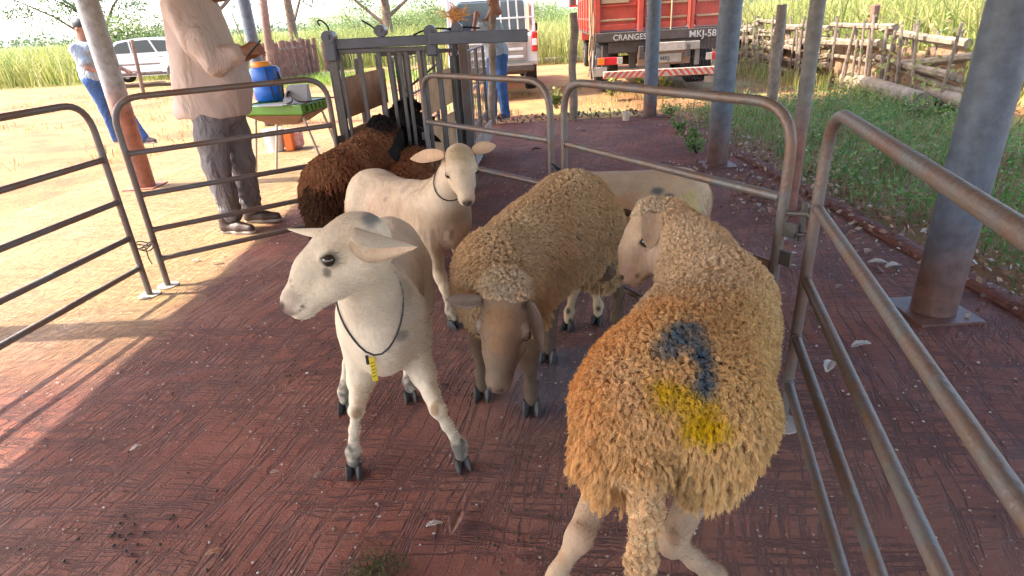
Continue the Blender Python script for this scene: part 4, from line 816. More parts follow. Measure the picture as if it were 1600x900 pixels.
# ------------------------------------------------------------------ implicit surfaces (smooth unions meshed by surface nets)
class SDF:
    def __init__(s, k=.03): s.k = k; s.pr = []
    def cone(s, a, b, ra, rb=None, k=None, g=0, sub=False, sc_=None): s.pr.append(('c', np.asarray(a, float), np.asarray(b, float), ra, ra if rb is None else rb, s.k if k is None else k, g, sub)); return s
    def ell(s, c, r, R=None, k=None, g=0, sub=False): s.pr.append(('e', np.asarray(c, float), np.asarray(r, float), np.eye(3) if R is None else np.asarray(R), None, s.k if k is None else k, g, sub)); return s
    def chain(s, pts, rs, k=None, g=0):
        for i in range(len(pts)-1): s.cone(pts[i], pts[i+1], rs[i], rs[i+1], k, g)
        return s
    @staticmethod
    def dist(p, X):
        if p[0] == 'c':
            a, b, ra, rb = p[1:5]; ab = b-a; t = np.clip(((X-a)@ab)/(ab@ab+1e-12), 0, 1); return np.linalg.norm(X-a-t[..., None]*ab, axis=-1)-(ra+(rb-ra)*t)
        c, r, R = p[1:4]; q = (X-c)@R; l1 = np.linalg.norm(q/r, axis=-1); l2 = np.linalg.norm(q/(r*r), axis=-1); return l1*(l1-1)/(l2+1e-9)
    def bounds(s, p, m):
        if p[0] == 'c': lo, hi = np.minimum(p[1]-p[3], p[2]-p[4]), np.maximum(p[1]+p[3], p[2]+p[4])
        else: e = np.abs(p[3])@p[2]; lo, hi = p[1]-e, p[1]+e
        return lo-m, hi+m
    def eval(s, X, groups=None):
        d = np.full(X.shape[:-1], 9.)
        for p in s.pr:
            if groups is not None and p[6] not in groups: continue
            e = s.dist(p, X); k = p[5]
            if p[7]: h = np.maximum(k-np.abs(d+e), 0)/k; d = np.maximum(d, -e)+h*h*k/4
            else: h = np.maximum(k-np.abs(d-e), 0)/k; d = np.minimum(d, e)-h*h*k/4
        return d
    def mesh(s, h):
        bs = [s.bounds(p, 0) for p in s.pr if not p[7]]; lo = np.min([b[0] for b in bs], 0)-3*h; hi = np.max([b[1] for b in bs], 0)+3*h
        n = np.ceil((hi-lo)/h).astype(int)+1; ax = [lo[i]+h*np.arange(n[i]) for i in range(3)]; Fd = np.full(n, .5, np.float32)
        for p in s.pr:
            k = p[5]; l, u = s.bounds(p, k+2.5*h); i0 = np.maximum(np.floor((l-lo)/h).astype(int), 0); i1 = np.minimum(np.ceil((u-lo)/h).astype(int)+1, n)
            if (i1 <= i0).any(): continue
            sl_ = tuple(slice(i0[i], i1[i]) for i in range(3)); X = np.stack(np.meshgrid(*[ax[i][sl_[i]] for i in range(3)], indexing='ij'), -1)
            e = s.dist(p, X).astype(np.float32); d = Fd[sl_]
            if p[7]: hh = np.maximum(k-np.abs(d+e), 0)/k; Fd[sl_] = np.maximum(d, -e)+hh*hh*k/4
            else: hh = np.maximum(k-np.abs(d-e), 0)/k; Fd[sl_] = np.minimum(d, e)-hh*hh*k/4
        ins = Fd < 0; acc = np.zeros(tuple(n-1)+(3,), np.float32); cnt = np.zeros(tuple(n-1), np.float32); cross = []
        I = np.arange
        for a in range(3):
            s0 = [slice(None)]*3; s1 = [slice(None)]*3; s0[a] = slice(0, -1); s1[a] = slice(1, None)
            f0, f1 = Fd[tuple(s0)], Fd[tuple(s1)]; cr = ins[tuple(s0)] != ins[tuple(s1)]; idx = np.argwhere(cr); t = (f0[cr]/(f0[cr]-f1[cr]+1e-12)); pt = idx.astype(np.float32); pt[:, a] += t
            o1, o2 = [(1, 2), (0, 2), (0, 1)][a]
            for d1 in (0, 1):
                for d2 in (0, 1):
                    c = idx.copy(); c[:, o1] -= d1; c[:, o2] -= d2; ok = (c >= 0).all(1) & (c < (n-1)).all(1); cc = c[ok]
                    np.add.at(acc, tuple(cc.T), pt[ok]); np.add.at(cnt, tuple(cc.T), 1)
            cross.append((a, idx, ins[tuple(s0)][cr]))
        act = cnt > 0; vid = np.full(cnt.shape, -1, np.int64); vid[act] = np.arange(act.sum()); vs = lo+h*(acc[act]/cnt[act][:, None])
        Q = []
        for a, idx, inn in cross:
            o1, o2 = [(1, 2), (2, 0), (0, 1)][a]; c = []
            for d1, d2 in ((0, 0), (1, 0), (1, 1), (0, 1)):
                q = idx.copy(); q[:, o1] -= d1; q[:, o2] -= d2; c.append(q)
            ok = np.all([(q >= 0).all(1) & (q < (n-1)).all(1) for q in c], 0); f = np.stack([vid[tuple(q[ok].T)] for q in c], 1); f[~inn[ok]] = f[~inn[ok]][:, ::-1]; Q.append(f)
        Q = np.concatenate(Q); Q = Q[(Q >= 0).all(1)]
        # light Laplacian smoothing
        for _ in range(2):
            e = np.concatenate([Q[:, [i, (i+1) % 4]] for i in range(4)]); sm = np.zeros_like(vs); c_ = np.zeros(len(vs)); np.add.at(sm, e[:, 0], vs[e[:, 1]]); np.add.at(c_, e[:, 0], 1); np.add.at(sm, e[:, 1], vs[e[:, 0]]); np.add.at(c_, e[:, 1], 1)
            vs = vs*.5+.5*sm/c_[:, None]
        return vs, Q
def vnoise(p, s, o=0.): return np.array([mnoise.fractal(Vector((x*s+o, y*s, z*s)), .8, 2.1, 4) for x, y, z in p])
def paintcol(vs, base, spots, var=.12, s=5.):
    c = np.tile(np.array(base, float), (len(vs), 1))*(1+var*vnoise(vs, s)[:, None])
    nz = vnoise(vs, 22, 5.)*.35
    for sp in spots:
        ctr, r, col, st = sp[:4]
        d = np.linalg.norm((vs-np.asarray(ctr))/np.asarray(r), axis=1)+nz*(sp[4] if len(sp) > 4 else 1.); w_ = np.clip(2.1-2.0*d, 0, 1)*st; w_ = w_[:, None]; c = c*(1-w_)+np.array(col)*w_
    return np.clip(c, .004, 1)
CS = None
def hit(px, py, lo=.6, hi=5., off=.0):
    """the point of the animal's coat that lies along this line of sight"""
    d = unit(ray(px, py)); t = np.arange(lo, hi, .006); X = V(0, 0, H)+d*t[:, None]; e = CS.eval(X); i = np.argmax(e < off) if (e < off).any() else int(np.argmin(e)); return X[i]
def local(p, T_):
    o = T_(0, 0, 0); A = np.stack([unit(T_(*e)-o) for e in ((1, 0, 0), (0, 1, 0), (0, 0, 1))], 1); return (p-o)@A
# ------------------------------------------------------------------ animal parts
def leaf_ear(base, tip, nrm, wd, th=.007, cup=.35, n=14, fold=.0):
    """cupped, pointed ear with thickness; nrm = direction the open (inner) side faces"""
    base, tip = np.asarray(base, float), np.asarray(tip, float); ax = tip-base; L_ = np.linalg.norm(ax); ax = ax/L_; nr = unit(nrm-ax*(np.dot(nrm, ax))); sd = np.cross(ax, nr); m_ = 9; fr, bk_ = [], []
    for i in range(n):
        u = i/(n-1); w_ = wd*(sin(pi*min(1, (u*.86+.14)))**.75)*(1 if u < .97 else .5); w_ = max(w_, .003)
        for j in range(m_):
            v_ = (j/(m_-1)-.5)*2; cupd = cup*w_*(abs(v_)**2)*(1.15-u*.75); p = base+ax*(u*L_)+sd*v_*w_*.5*(1-.25*cup)+nr*(cupd+L_*fold*u*u)
            e = th*(1-abs(v_)**3*.75)*(1-.6*u); fr.append(p+nr*e*.5); bk_.append(p-nr*e*.5)
    vs = np.array(fr+bk_); N_ = n*m_; q = []
    for i in range(n-1):
        for j in range(m_-1): a = i*m_+j; q.append((a, a+1, a+m_+1, a+m_)); q.append((N_+a, N_+a+m_, N_+a+m_+1, N_+a+1))
        for j in (0, m_-1): a = i*m_+j; f = (a, a+m_, N_+a+m_, N_+a); q.append(f if j == 0 else f[::-1])
    for j in range(m_-1):
        q.append((j, N_+j, N_+j+1, j+1)); a = (n-1)*m_+j; q.append((a, a+1, N_+a+1, N_+a))
    inner = np.zeros(len(vs)); inner[:N_] = 1
    return vs, np.array(q), inner
def skin_build(m, N, L, b, tc):
    prev = None
    for sc_, vec, dist, st in ((13, (1, 1, .8), .006, .9), (60, (1, 1, .35), .0022, .8), (330, (1, 1, .3), .0009, .8)):
        mp = N.new('ShaderNodeMapping'); mp.inputs['Scale'].default_value = vec; L.new(tc.outputs['Object'], mp.inputs['Vector'])
        n = N.new('ShaderNodeTexNoise'); n.inputs['Scale'].default_value = sc_; n.inputs['Detail'].default_value = 3; L.new(mp.outputs[0], n.inputs['Vector'])
        bp = N.new('ShaderNodeBump'); bp.inputs['Distance'].default_value = dist; bp.inputs['Strength'].default_value = st; L.new(n.outputs['Fac'], bp.inputs['Height'])
        if prev: L.new(prev, bp.inputs['Normal'])
        prev = bp.outputs[0]
    L.new(prev, b.inputs['Normal']); b.inputs['Sheen Weight'].default_value = .06; b.inputs['Sheen Roughness'].default_value = .4
    src = b.inputs['Base Color'].links[0].from_socket; n = N.new('ShaderNodeTexNoise'); n.inputs['Scale'].default_value = 150; n.inputs['Detail'].default_value = 3; mp = N.new('ShaderNodeMapping'); mp.inputs['Scale'].default_value = (1, 1, .25); L.new(tc.outputs['Object'], mp.inputs['Vector']); L.new(mp.outputs[0], n.inputs['Vector'])
    r = N.new('ShaderNodeMapRange'); r.inputs[1].default_value = .3; r.inputs[2].default_value = .7; r.inputs[3].default_value = .91; r.inputs[4].default_value = 1.06; L.new(n.outputs['Fac'], r.inputs[0])
    x = N.new('ShaderNodeMix'); x.data_type = 'RGBA'; x.blend_type = 'MULTIPLY'; x.inputs['Factor'].default_value = 1; L.new(src, x.inputs['A']); L.new(r.outputs[0], x.inputs['B']); L.new(x.outputs['Result'], b.inputs['Base Color'])
M['skin'] = mat('short sheep coat', (.5, .4, .3), .72, attr='col', spec=.12, var=.18, vscale=9, build=skin_build)
M['underwool'] = mat('dense wool', (.5, .4, .3), .95, attr='col', bump=1.4, bscale=70, spec=.1, var=.4, vscale=55)
M['eye'] = mat('dark wet eye', (.030, .018, .012), .06, spec=.8)
M['hoof'] = mat('dark hoof horn', (.060, .050, .042), .5, 0, .5, 80, var=.5, vscale=25, spec=.4)
def wool_build(m, N, L, b, tc):
    b.inputs['Roughness'].default_value = .9; b.inputs['Specular IOR Level'].default_value = .12
    b.inputs['Sheen Weight'].default_value = .06; b.inputs['Sheen Roughness'].default_value = .5
M['fleece'] = mat('wool fibre', (.5, .4, .3), .9, attr='col', build=wool_build)
def hoof_mesh(mb, c, fwd, s=1.):
    f = unit(V(fwd[0], fwd[1], 0)); sd = V(-f[1], f[0], 0)
    for g_ in (-1, 1):
        o = c+sd*g_*.0145*s; rings = []
        for z, l0, l1, w_ in ((0, -.026, .040, .0125), (.006, -.027, .041, .0135), (.016, -.026, .034, .0135), (.028, -.025, .024, .013), (.042, -.018, .012, .010)):
            r_ = []
            for k in range(10):
                a = 2*pi*k/10; x = cos(a); y = sin(a); xl = (l1 if x > 0 else -l0)*abs(x)**(.85)*(1 if x > 0 else -1); taper = 1-.55*max(0, x)**2
                r_.append(o+f*xl*s+sd*(y*w_*taper*s+g_*.006*s*max(0, x))+V(0, 0, z*s))
            rings.append(r_)
        vs = [p for r_ in rings for p in r_]; mb.add(vs, [(i*10+k, i*10+(k+1) % 10, (i+1)*10+(k+1) % 10, (i+1)*10+k) for i in range(4) for k in range(10)]+[tuple(range(10))[::-1], tuple(40+k for k in range(10))])
    for g_ in (-1, 1): mb.sphere(c-f*.028*s+sd*g_*.014*s+V(0, 0, .062*s), (.007*s, .006*s, .009*s), 6)
def head_sdf(S, poll, muz, up, s=1., g=1, mouth=True):
    poll, muz = np.asarray(poll, float), np.asarray(muz, float); L_ = np.linalg.norm(muz-poll); R = frame(muz-poll, up); q = L_/.245; W_ = s
    def T_(x, y, z): return poll+R@V(x*q, y*W_, z*W_)
    S.ell(T_(.020, 0, -.030), (.072*q, .060*W_, .062*W_), R, .03, g)
    S.ell(T_(.070, 0, -.030), (.070*q, .052*W_, .052*W_), R, .03, g)
    S.chain([T_(.075, 0, -.024), T_(.135, 0, -.030), T_(.195, 0, -.052)], [.044*W_, .037*W_, .030*W_], .03, g)
    for y in (-1, 1):
        S.cone(T_(.030, y*.024, -.080), T_(.115, y*.018, -.085), .036*W_, .027*W_, .03, g); S.cone(T_(.115, y*.016, -.083), T_(.19, y*.010, -.082), .026*W_, .020*W_, .03, g)
        S.ell(T_(.068, y*.046, -.028), (.027*W_, .017*W_, .024*W_), R, .016, g)              # brow
    S.cone(T_(-.005, 0, -.07), T_(.08, 0, -.10), .040*W_, .024*W_, .03, g)
    S.ell(T_(.215, 0, -.064), (.030*W_, .031*W_, .030*W_), R, .02, g); S.ell(T_(.208, 0, -.092), (.026*W_, .021*W_, .015*W_), R, .012, g)
    for y in (-1, 1):
        S.ell(T_(.090, y*.0710, -.034), (.021*W_, .019*W_, .0135*W_), R, .006, g, True)   # eye socket
        S.ell(T_(.080, y*.0610, -.0185), (.019*W_, .012*W_, .0045*W_), R, .006, g); S.ell(T_(.080, y*.058, -.0490), (.017*W_, .008*W_, .004*W_), R, .006, g)  # lids
        S.cone(T_(.243, y*.010, -.052), T_(.231, y*.024, -.048), .0042*W_, .0052*W_, .006, g, True)
        if mouth: S.cone(T_(.243, y*.006, -.0815), T_(.185, y*.034, -.083), .0030, .0030, .006, g, True)
    S.cone(T_(.247, 0, -.060), T_(.247, 0, -.080), .0028, .0028, .005, g, True)
    return T_, R, W_
SHEEP = 'sheep standing together in the tubular pen'
def curves_obj(name, pts, rad, cols, m, parent):
    nC, nP = pts.shape[:2]; cu = bpy.data.hair_curves.new(name); cu.add_curves([nP]*nC)
    o_ = np.array(parent['_o'], np.float32)
    cu.position_data.foreach_set('vector', (pts-o_).astype(np.float32).ravel())
    r = cu.attributes.get('radius') or cu.attributes.new('radius', 'FLOAT', 'POINT'); r.data.foreach_set('value', rad.astype(np.float32).ravel())
    a = cu.attributes.new('col', 'FLOAT_COLOR', 'CURVE'); c4 = np.ones((nC, 4), np.float32); c4[:, :3] = cols; a.data.foreach_set('color', c4.ravel())
    cu.materials.append(m); ob = bpy.data.objects.new(name, cu); COL.objects.link(ob); ob.parent = parent; return ob
def grow_fleece(parent, vs, Q, keep, N_, length, clump_every, hang, combdir, colfn, nP=6, vcol=None, jit=.0016, name='fleece', taper=.40, rad=.0011, kink=.006, seed=1, tipcol=1.0, cden=None, pullk=.78, stand=1.0, rootcol=.8):
    """keep: per-vertex 0..1 density/length; hang: how much locks droop; combdir(p)->vector"""
    r = np.random.default_rng(seed); A, B, C, D = (vs[Q[:, i]] for i in range(4)); nr = np.cross(C-A, D-B); ar = np.linalg.norm(nr, axis=1); nr = nr/(ar[:, None]+1e-12)
    vn = np.zeros_like(vs)
    for i in range(4): np.add.at(vn, Q[:, i], nr)
    vn /= np.linalg.norm(vn, axis=1)[:, None]+1e-12
    wq = ar*keep[Q].mean(1)**.6*(keep[Q].min(1) > .05); pr = wq/wq.sum(); f = r.choice(len(Q), N_, p=pr); u, v_ = r.random((N_, 1)), r.random((N_, 1))
    bl_ = lambda X: (X[Q[f, 0]]*(1-u)*(1-v_)+X[Q[f, 1]]*u*(1-v_)+X[Q[f, 2]]*u*v_+X[Q[f, 3]]*(1-u)*v_)
    root = bl_(vs); nrm = bl_(vn); nrm /= np.linalg.norm(nrm, axis=1)[:, None]; kp = bl_(keep[:, None])[:, 0]
    ncl = max(10, N_//clump_every); pc = cden(root) if cden else np.ones(N_); ci = r.choice(N_, ncl, replace=False, p=pc/pc.sum()); kd = kdtree.KDTree(ncl)
    for j, i in enumerate(ci): kd.insert(root[i], j)
    kd.balance(); near = np.array([kd.find(p)[1] for p in root]); c_of = ci[near]
    Ln = (length(root) if callable(length) else np.full(N_, length))*np.clip(kp, .25, 1); lv = .75+.5*r.random(ncl); Lc = Ln*lv[near]*(.85+.3*r.random(N_))
    cd = combdir(root); hg = hang(root) if callable(hang) else np.full(N_, hang)
    rndc = r.normal(size=(ncl, 3))*.36; d0 = nrm*stand+cd*hg[:, None]+rndc[near]; d0 /= np.linalg.norm(d0, axis=1)[:, None]
    g_ = V(0, 0, -1); t = np.linspace(0, 1, nP)
    pts = np.zeros((N_, nP, 3)); clc = root[c_of]; cdir = d0[c_of]; 
    ph = r.random(ncl)*2*pi; ax1 = np.cross(cdir, r.normal(size=(N_, 3))*0+V(.3, .5, .8)); ax1 /= np.linalg.norm(ax1, axis=1)[:, None]; ax2 = np.cross(cdir, ax1)
    for k in range(nP):
        s_ = t[k]; own = root+d0*(Lc*s_)[:, None]+(cd*hg[:, None]*.6+g_*(hg*.55)[:, None])*(Lc*s_*s_)[:, None]
        cc = clc+cdir*(Lc*s_)[:, None]+(cd[c_of]*hg[:, None]*.6+g_*(hg*.55)[:, None])*(Lc*s_*s_)[:, None]
        pull = min(1, s_*1.25)**.8*pullk; q = own*(1-pull)+cc*pull
        w_ = kink*sin(pi*min(1, s_*1.0)*.5); fr_ = 9.0; q = q+ax1*(w_*np.sin(fr_*s_+ph[near]))[:, None]+ax2*(w_*np.cos(fr_*s_+ph[near]))[:, None]
        pts[:, k] = q+r.normal(size=(N_, 3))*jit*s_
    rd_ = rad*(1-taper*t**2)[None, :]*(.7+.6*r.random((N_, 1)))
    cols = (colfn(root) if vcol is None else bl_(vcol))*((.80 if vcol is None else .93)+(.32 if vcol is None else .12)*r.random(ncl)[near])[:, None]*(.88+.24*r.random(N_))[:, None]
    # darker cleft strands around the locks' rims are left to real shading
    return curves_obj(name, pts, rd_, np.clip(cols, .003, 1), M['fleece'], parent)
def make_sheep(name, label, base, spine, feet, head, ears, coat, spots=(), wool=None, h=.0075, hs=1., legk=1., girth=1., depth=1., hoofdir=None, eyes=(1, 1), ear_w=.062, leg_col=None, extra=None, kneebend=0., cat='sheep', tail=None, lr=1., wrinkle=0., earcol=None, legcol=None, hair=0, neck_r=(.085, .07), legs_on=(0, 1, 2, 3), knee=None, hock=None):
    t = thing(name, base, label, cat, SHEEP); S = SDF(.05); pel, mid, che = (np.asarray(q, float) for q in spine[:3]); nk = [np.asarray(q, float) for q in spine[3:]]
    f3 = unit(che-pel); f = unit(V(che[0]-pel[0], che[1]-pel[1], 0)); sd = V(-f[1], f[0], 0); G_ = girth; R = frame(f3, V(0, 0, 1)); Lb = np.linalg.norm(che-pel)
    # trunk: elliptic barrel with a deep chest
    S.ell(pel, (.16, .128*G_, .145*depth), R, .07, 0); S.ell(pel-f*.03+V(0, 0, .02), (.13, .115*G_, .115*depth), R, .07, 0)
    for u, rx, ry, rz, dz in ((.25, .18, .142, .152, -.01), (.5, .19, .155, .168, -.018), (.75, .18, .140, .168, -.012)):
        p = pel*(1-u)**2+2*u*(1-u)*(2*mid-(pel+che)/2)+che*u*u; S.ell(p+V(0, 0, dz), (rx*max(.8, Lb/.62), ry*G_, rz*depth), R, .07, 0)
    S.ell(che, (.135, .122*G_, .165*depth), R, .07, 0); S.ell(che+f*.06+V(0, 0, -.06), (.10, .092*G_, .105), R, .06, 0)
    for s_ in (-1, 1): S.ell(che+sd*s_*.085*G_+V(0, 0, -.02)-f*.01, (.085, .05, .13), R, .05, 0); S.ell(pel+sd*s_*.075*G_+V(0, 0, -.05)+f*.01, (.115, .062*G_, .15), R, .05, 0)
    # neck
    poll, muz, up = (np.asarray(q, float) for q in head[:3])
    Hd = frame(muz-poll, up); occ = poll+Hd@V(-.01, 0, -.045)*hs
    chain = [che+f*.03+V(0, 0, .03)]+nk+[occ]; n_ = len(chain); rs = [(.125-.0*0)*1]+[neck_r[0]+(neck_r[1]-neck_r[0])*(i/(max(1, len(nk)))) for i in range(len(nk))]+[.058*hs]
    S.chain(chain, rs, .06, 0 if wool else 1)
    hoofs = MB(); hd_ = hoofdir or [f]*4; joints = []
    for i in range(4):
        if i not in legs_on: continue
        F_ = np.asarray(feet[i], float); s_ = 1 if i in (0, 2) else -1; df = unit(V(hd_[i][0], hd_[i][1], 0)); lk = legk
        ft = F_+V(0, 0, .085*lk)-df*.016; 
        if i < 2:
            sh = che+sd*s_*.088*G_+V(0, 0, -.06); el = sh*.45+F_*.55; el[2] = max(sh[2]-.15, ft[2]+.2); el = el*1.-f*.015*0; el[:2] = sh[:2]+(F_[:2]-sh[:2])*.25
            kn = el+(ft-el)*.53+df*(.014+kneebend)
            if knee and knee.get(i) is not None: kn = np.asarray(knee[i], float)
            S.chain([sh, el], [.068*lr, .047*lr], .05, 0 if wool else 2); S.chain([el, el+(kn-el)*.6, kn], [.045*lk*lr, .028*lk*lr, .0255*lk*lr], .03, 2); S.ell(kn+df*.006, (.025*lk, .0265*lk*lr, .030*lk), k=.012, g=2)
            S.chain([kn, kn+(ft-kn)*.45, ft], [.021*lk*lr, .0172*lk*lr, .0205*lk], .02, 2)
        else:
            hp = pel+sd*s_*.078*G_+V(0, 0, -.05); st = pel+sd*s_*.098*G_+f*.095+V(0, 0, -.17); hk = F_-f*.085+V(0, 0, .27*lk); hk[:2] = hk[:2]*.75+.25*(st-f*.16)[:2]
            if hock and hock.get(i) is not None: hk = np.asarray(hock[i], float)
            S.chain([hp, st], [.105*G_, .070], .05, 0); S.chain([st, st+(hk-st)*.55, hk], [.062, .036*lk, .026*lk], .035, 0 if (wool and False) else 2); S.ell(hk-f*.008, (.026*lk, .022*lk, .034*lk), k=.015, g=2)
            S.chain([hk, hk+(ft-hk)*.5, ft], [.022*lk, .018*lk, .022*lk], .02, 2)
        S.chain([ft, F_+V(0, 0, .048)], [.0225*lk, .0225*lk], .015, 2); S.ell(ft+df*.004, (.024*lk, .025*lk, .022*lk), k=.015, g=2)
        hb = MB(); hoof_mesh(hb, F_+df*.006, df, 1.05*lk); joints.append(hb)
    if tail:
        S.chain([np.asarray(q, float) for q in tail[0]], tail[1], .03, 0 if wool and len(tail) < 3 else 2)
    T_, R_, W_ = head_sdf(S, poll, muz, up, hs, 1)
    if extra: extra(S, T_, R_)
    vs, Q = S.mesh(h)
    if wrinkle:
        vn = np.zeros_like(vs); nq_ = np.cross(vs[Q[:, 2]]-vs[Q[:, 0]], vs[Q[:, 3]]-vs[Q[:, 1]])
        for i_ in range(4): np.add.at(vn, Q[:, i_], nq_)
        vn /= np.linalg.norm(vn, axis=1)[:, None]+1e-12; a_ = np.array([mnoise.fractal(Vector((x*17, y*17, z*5)), .7, 2., 3)+.6*mnoise.noise(Vector((x*7, y*7, z*6+4))) for x, y, z in vs]); m_ = np.clip((.85-S.eval(vs, (1,))*0)*(S.eval(vs, (1,)) > .03), 0, 1); vs = vs+vn*(a_*m_*wrinkle)[:, None]
    nb = len(vs); inner_all = np.zeros(nb); mats_ = [M['skin']]
    dw = S.eval(vs, (0,)); db = S.eval(vs, (1, 2))
    vv, qq, inn = [vs], [Q], [inner_all]; off = nb
    for e in ears:
        ev, eq, ei = leaf_ear(T_(*e[0]), e[1], e[2], e[3] if len(e) > 3 else ear_w, **(e[4] if len(e) > 4 else {})); vv.append(ev); qq.append(eq+off); inn.append(ei); off += len(ev)
    VS = np.concatenate(vv); QQ = np.concatenate(qq); IN = np.concatenate(inn)
    global CS; CS = S
    sps = list(spots(T_, locals()) if callable(spots) else spots)
    for y in (1, -1):
        sps += [(T_(.082, y*.062, -.034), (.025*hs, .025*hs, .020*hs), V(*coat)*.25, .95, .3), (T_(.100, y*.048, -.050), (.010*hs,)*3, V(*coat)*.35, .7, .4), (T_(.241, y*.016, -.052), (.0085*hs,)*3, (.03, .02, .017), .95, .3)]
        sps += [(T_(.240-.010*k, y*(.010+.0052*k), -.0815), (.0055*hs,)*3, (.07, .04, .03), .9, .1) for k in range(6)]
    col = paintcol(VS, coat, sps)
    col[nb:] = np.where(IN[nb:, None] > .5, col[nb:]*V(1.0, .86, .78), col[nb:])
    if legcol is not None:
        d2, d01 = S.eval(VS[:nb], (2,)), S.eval(VS[:nb], (0, 1)); w_ = np.maximum(np.clip((d01-d2)/.05+.2, 0, 1), np.clip((.30-VS[:nb, 2])/.05, 0, 1)*(S.eval(VS[:nb], (1,)) > .05))[:, None]*.9; hv = np.clip(1-VS[:nb, 2:3]/.7, 0, 1); col[:nb] = col[:nb]*(1-w_)+np.array(legcol)*w_
    if earcol is not None: col[nb:] = np.array(earcol)*(1-.18*IN[nb:, None])
    body = rawmesh('body', VS-np.array(t['_o']), QQ, [M['skin'], M['underwool']], col, smooth=True); body.parent = t
    if wool:
        keep = np.clip((db-dw)/.03+.15, 0, 1)
        if wool.get('mask'): keep = keep*wool['mask'](vs, T_)
        kk = np.zeros(len(VS)); kk[:nb] = keep; mi = (kk[QQ].mean(1) > .2).astype(np.int32); body.data.polygons.foreach_set('material_index', mi)
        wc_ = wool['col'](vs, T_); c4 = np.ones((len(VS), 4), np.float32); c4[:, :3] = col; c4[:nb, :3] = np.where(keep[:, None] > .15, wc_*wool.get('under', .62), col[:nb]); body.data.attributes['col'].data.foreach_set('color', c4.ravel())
        kdv = kdtree.KDTree(nb//3+1)
        grow_fleece(t, vs, Q, keep, wool['n'], wool['len'], wool.get('clump', 14), wool.get('hang', .3), wool.get('comb', lambda p: np.tile(-f*.5+V(0, 0, -.6), (len(p), 1))), lambda p: wool['col'](p, T_), nP=wool.get('nP', 6), rad=wool.get('rad', .0011), jit=wool.get('jit', .0022), kink=wool.get('kink', .005), stand=wool.get('stand', 1.), cden=wool.get('cden'), pullk=wool.get('pull', .78))
    if hair:
        kp = np.ones(nb)
        if wool: kp = np.clip(1-keep*4, 0, 1)
        for y in (1, -1): kp = kp*(np.linalg.norm(vs-T_(.084, y*.060, -.034), axis=1) > .017*hs)
        kp = kp*(np.linalg.norm(vs-T_(.245, 0, -.062), axis=1) > .018*hs)*np.where(vs[:, 2] < .40, .55, 1.)
        grow_fleece(t, vs, Q, kp, hair, .0065, 3, 1.7, lambda p: np.where(local(p, T_)[:, :1] > -.02, -unit(muz-poll)*1.0+0*p, -f*.55+V(0, 0, -.7)+0*p)+0*p, None, nP=3, vcol=col[:nb], jit=.0012, name='hair_coat', rad=.00042, taper=.6, kink=.0004, stand=.30, pullk=.25)
    for i, y in enumerate((1, -1)):
        if eyes[i]:
            ey = MB(); ey.sphere(T_(.083, y*.0575, -.0338), .0150*W_, 16); o = ey.build('eye', M['eye'], t, smooth=True)
    for j in joints: j.build('hoof', M['hoof'], t, smooth=35)
    return t, T_, R_, S
# ------------------------------------------------------------------ the sheep
GREYBLUE = (.10, .13, .14)
def dirt_feet(feet, r=.10): return [(np.asarray(f_)+V(0, 0, .03), (.05, .05, r), (.10, .085, .07), .9, 1.6) for f_ in feet]
# S1 white hair sheep in front, looking left
ft1 = [G(722, 728), G(555, 738), G(642, 622), G(541, 640)]
p1, m1 = P(546, 353, 1.48), P(413, 452, 1.39)
def sp1(T_, L_): return [(T_(.190, .03, -.03), (.007,)*3, (.16, .11, .08), .6, .6), (T_(.182, .02, -.02), (.006,)*3, (.14, .10, .08), .6, .4), (T_(.235, .022, -.075), (.03, .03, .016), (.38, .26, .19), .6, .7), (T_(.215, .03, -.05), (.03,)*3, (.42, .31, .24), .5, .7),
    (T_(.105, .05, -.052), (.014, .014, .016), (.14, .10, .07), .85, .5), (T_(.075, .058, -.034), (.022,)*3, (.16, .11, .08), .8, .3), (T_(.02, 0, .02), (.07,)*3, (.50, .38, .25), .5, .6), (T_(.236, 0, -.058), (.046, .040, .030), (.20, .135, .10), .85, .8), (T_(.246, 0, -.055), (.020, .022, .018), (.10, .068, .055), .9, .6), (T_(.240, .02, -.05), (.016,)*3, (.05, .035, .03), .9, .5), (hit(583, 334), (.03, .10, .03), GREYBLUE, .75, .8), (hit(626, 524), (.024,)*3, (.25, .23, .17), .75, .8), (hit(632, 455), (.06,)*3, (.50, .37, .22), .6),
    (P(557, 647, 1.575), (.020, .04, .024), (.33, .19, .08), .8, .4), (P(679, 642, 1.59), (.020, .04, .026), (.33, .19, .08), .8, .4), (P(600, 400, 1.95), (.12, .1, .05), (.50, .40, .30), .4)]+dirt_feet(ft1)
t1, T1, R1, S_1 = make_sheep('sheep', 'white hair sheep in front with its head turned left and a black neck cord', V(-.42, 1.9, 0), [V(-.49, 2.28, .545), V(-.47, 2.0, .53), V(-.435, 1.74, .53), V(-.435, 1.62, .70), P(553, 410, 1.55)], ft1, (p1, m1, V(.15, .35, 1)),
    [((-.006, .060, -.012), P(652, 386, 1.43), V(-.15, -.8, -.55), .088, dict(cup=.8)), ((-.006, -.060, -.012), P(450, 358, 1.66), V(0, -.3, -1), .06, dict(cup=.5))],
    (.74, .61, .43), sp1, h=.0055, hs=1.13, girth=.88, depth=.97, lr=.86, wrinkle=.004, hair=130000, neck_r=(.074, .056), hoofdir=[V(.35, -1), V(.05, -1), V(.2, -1), V(0, -1)], legk=.92,
    knee={0: P(682, 638, 1.615), 1: P(556, 640, 1.60)})
def collar(parent, c, R_, rx, ry, r, m, name='neck_cord', n=40, sag=None):
    mb = MB(); pts = [np.asarray(c)+R_@V(0, rx*cos(a), ry*sin(a)) for a in np.linspace(0, 2*pi, n)]; mb.tube(pts, r, 8, cap=False); return mb.build(name, m, parent, smooth=True)
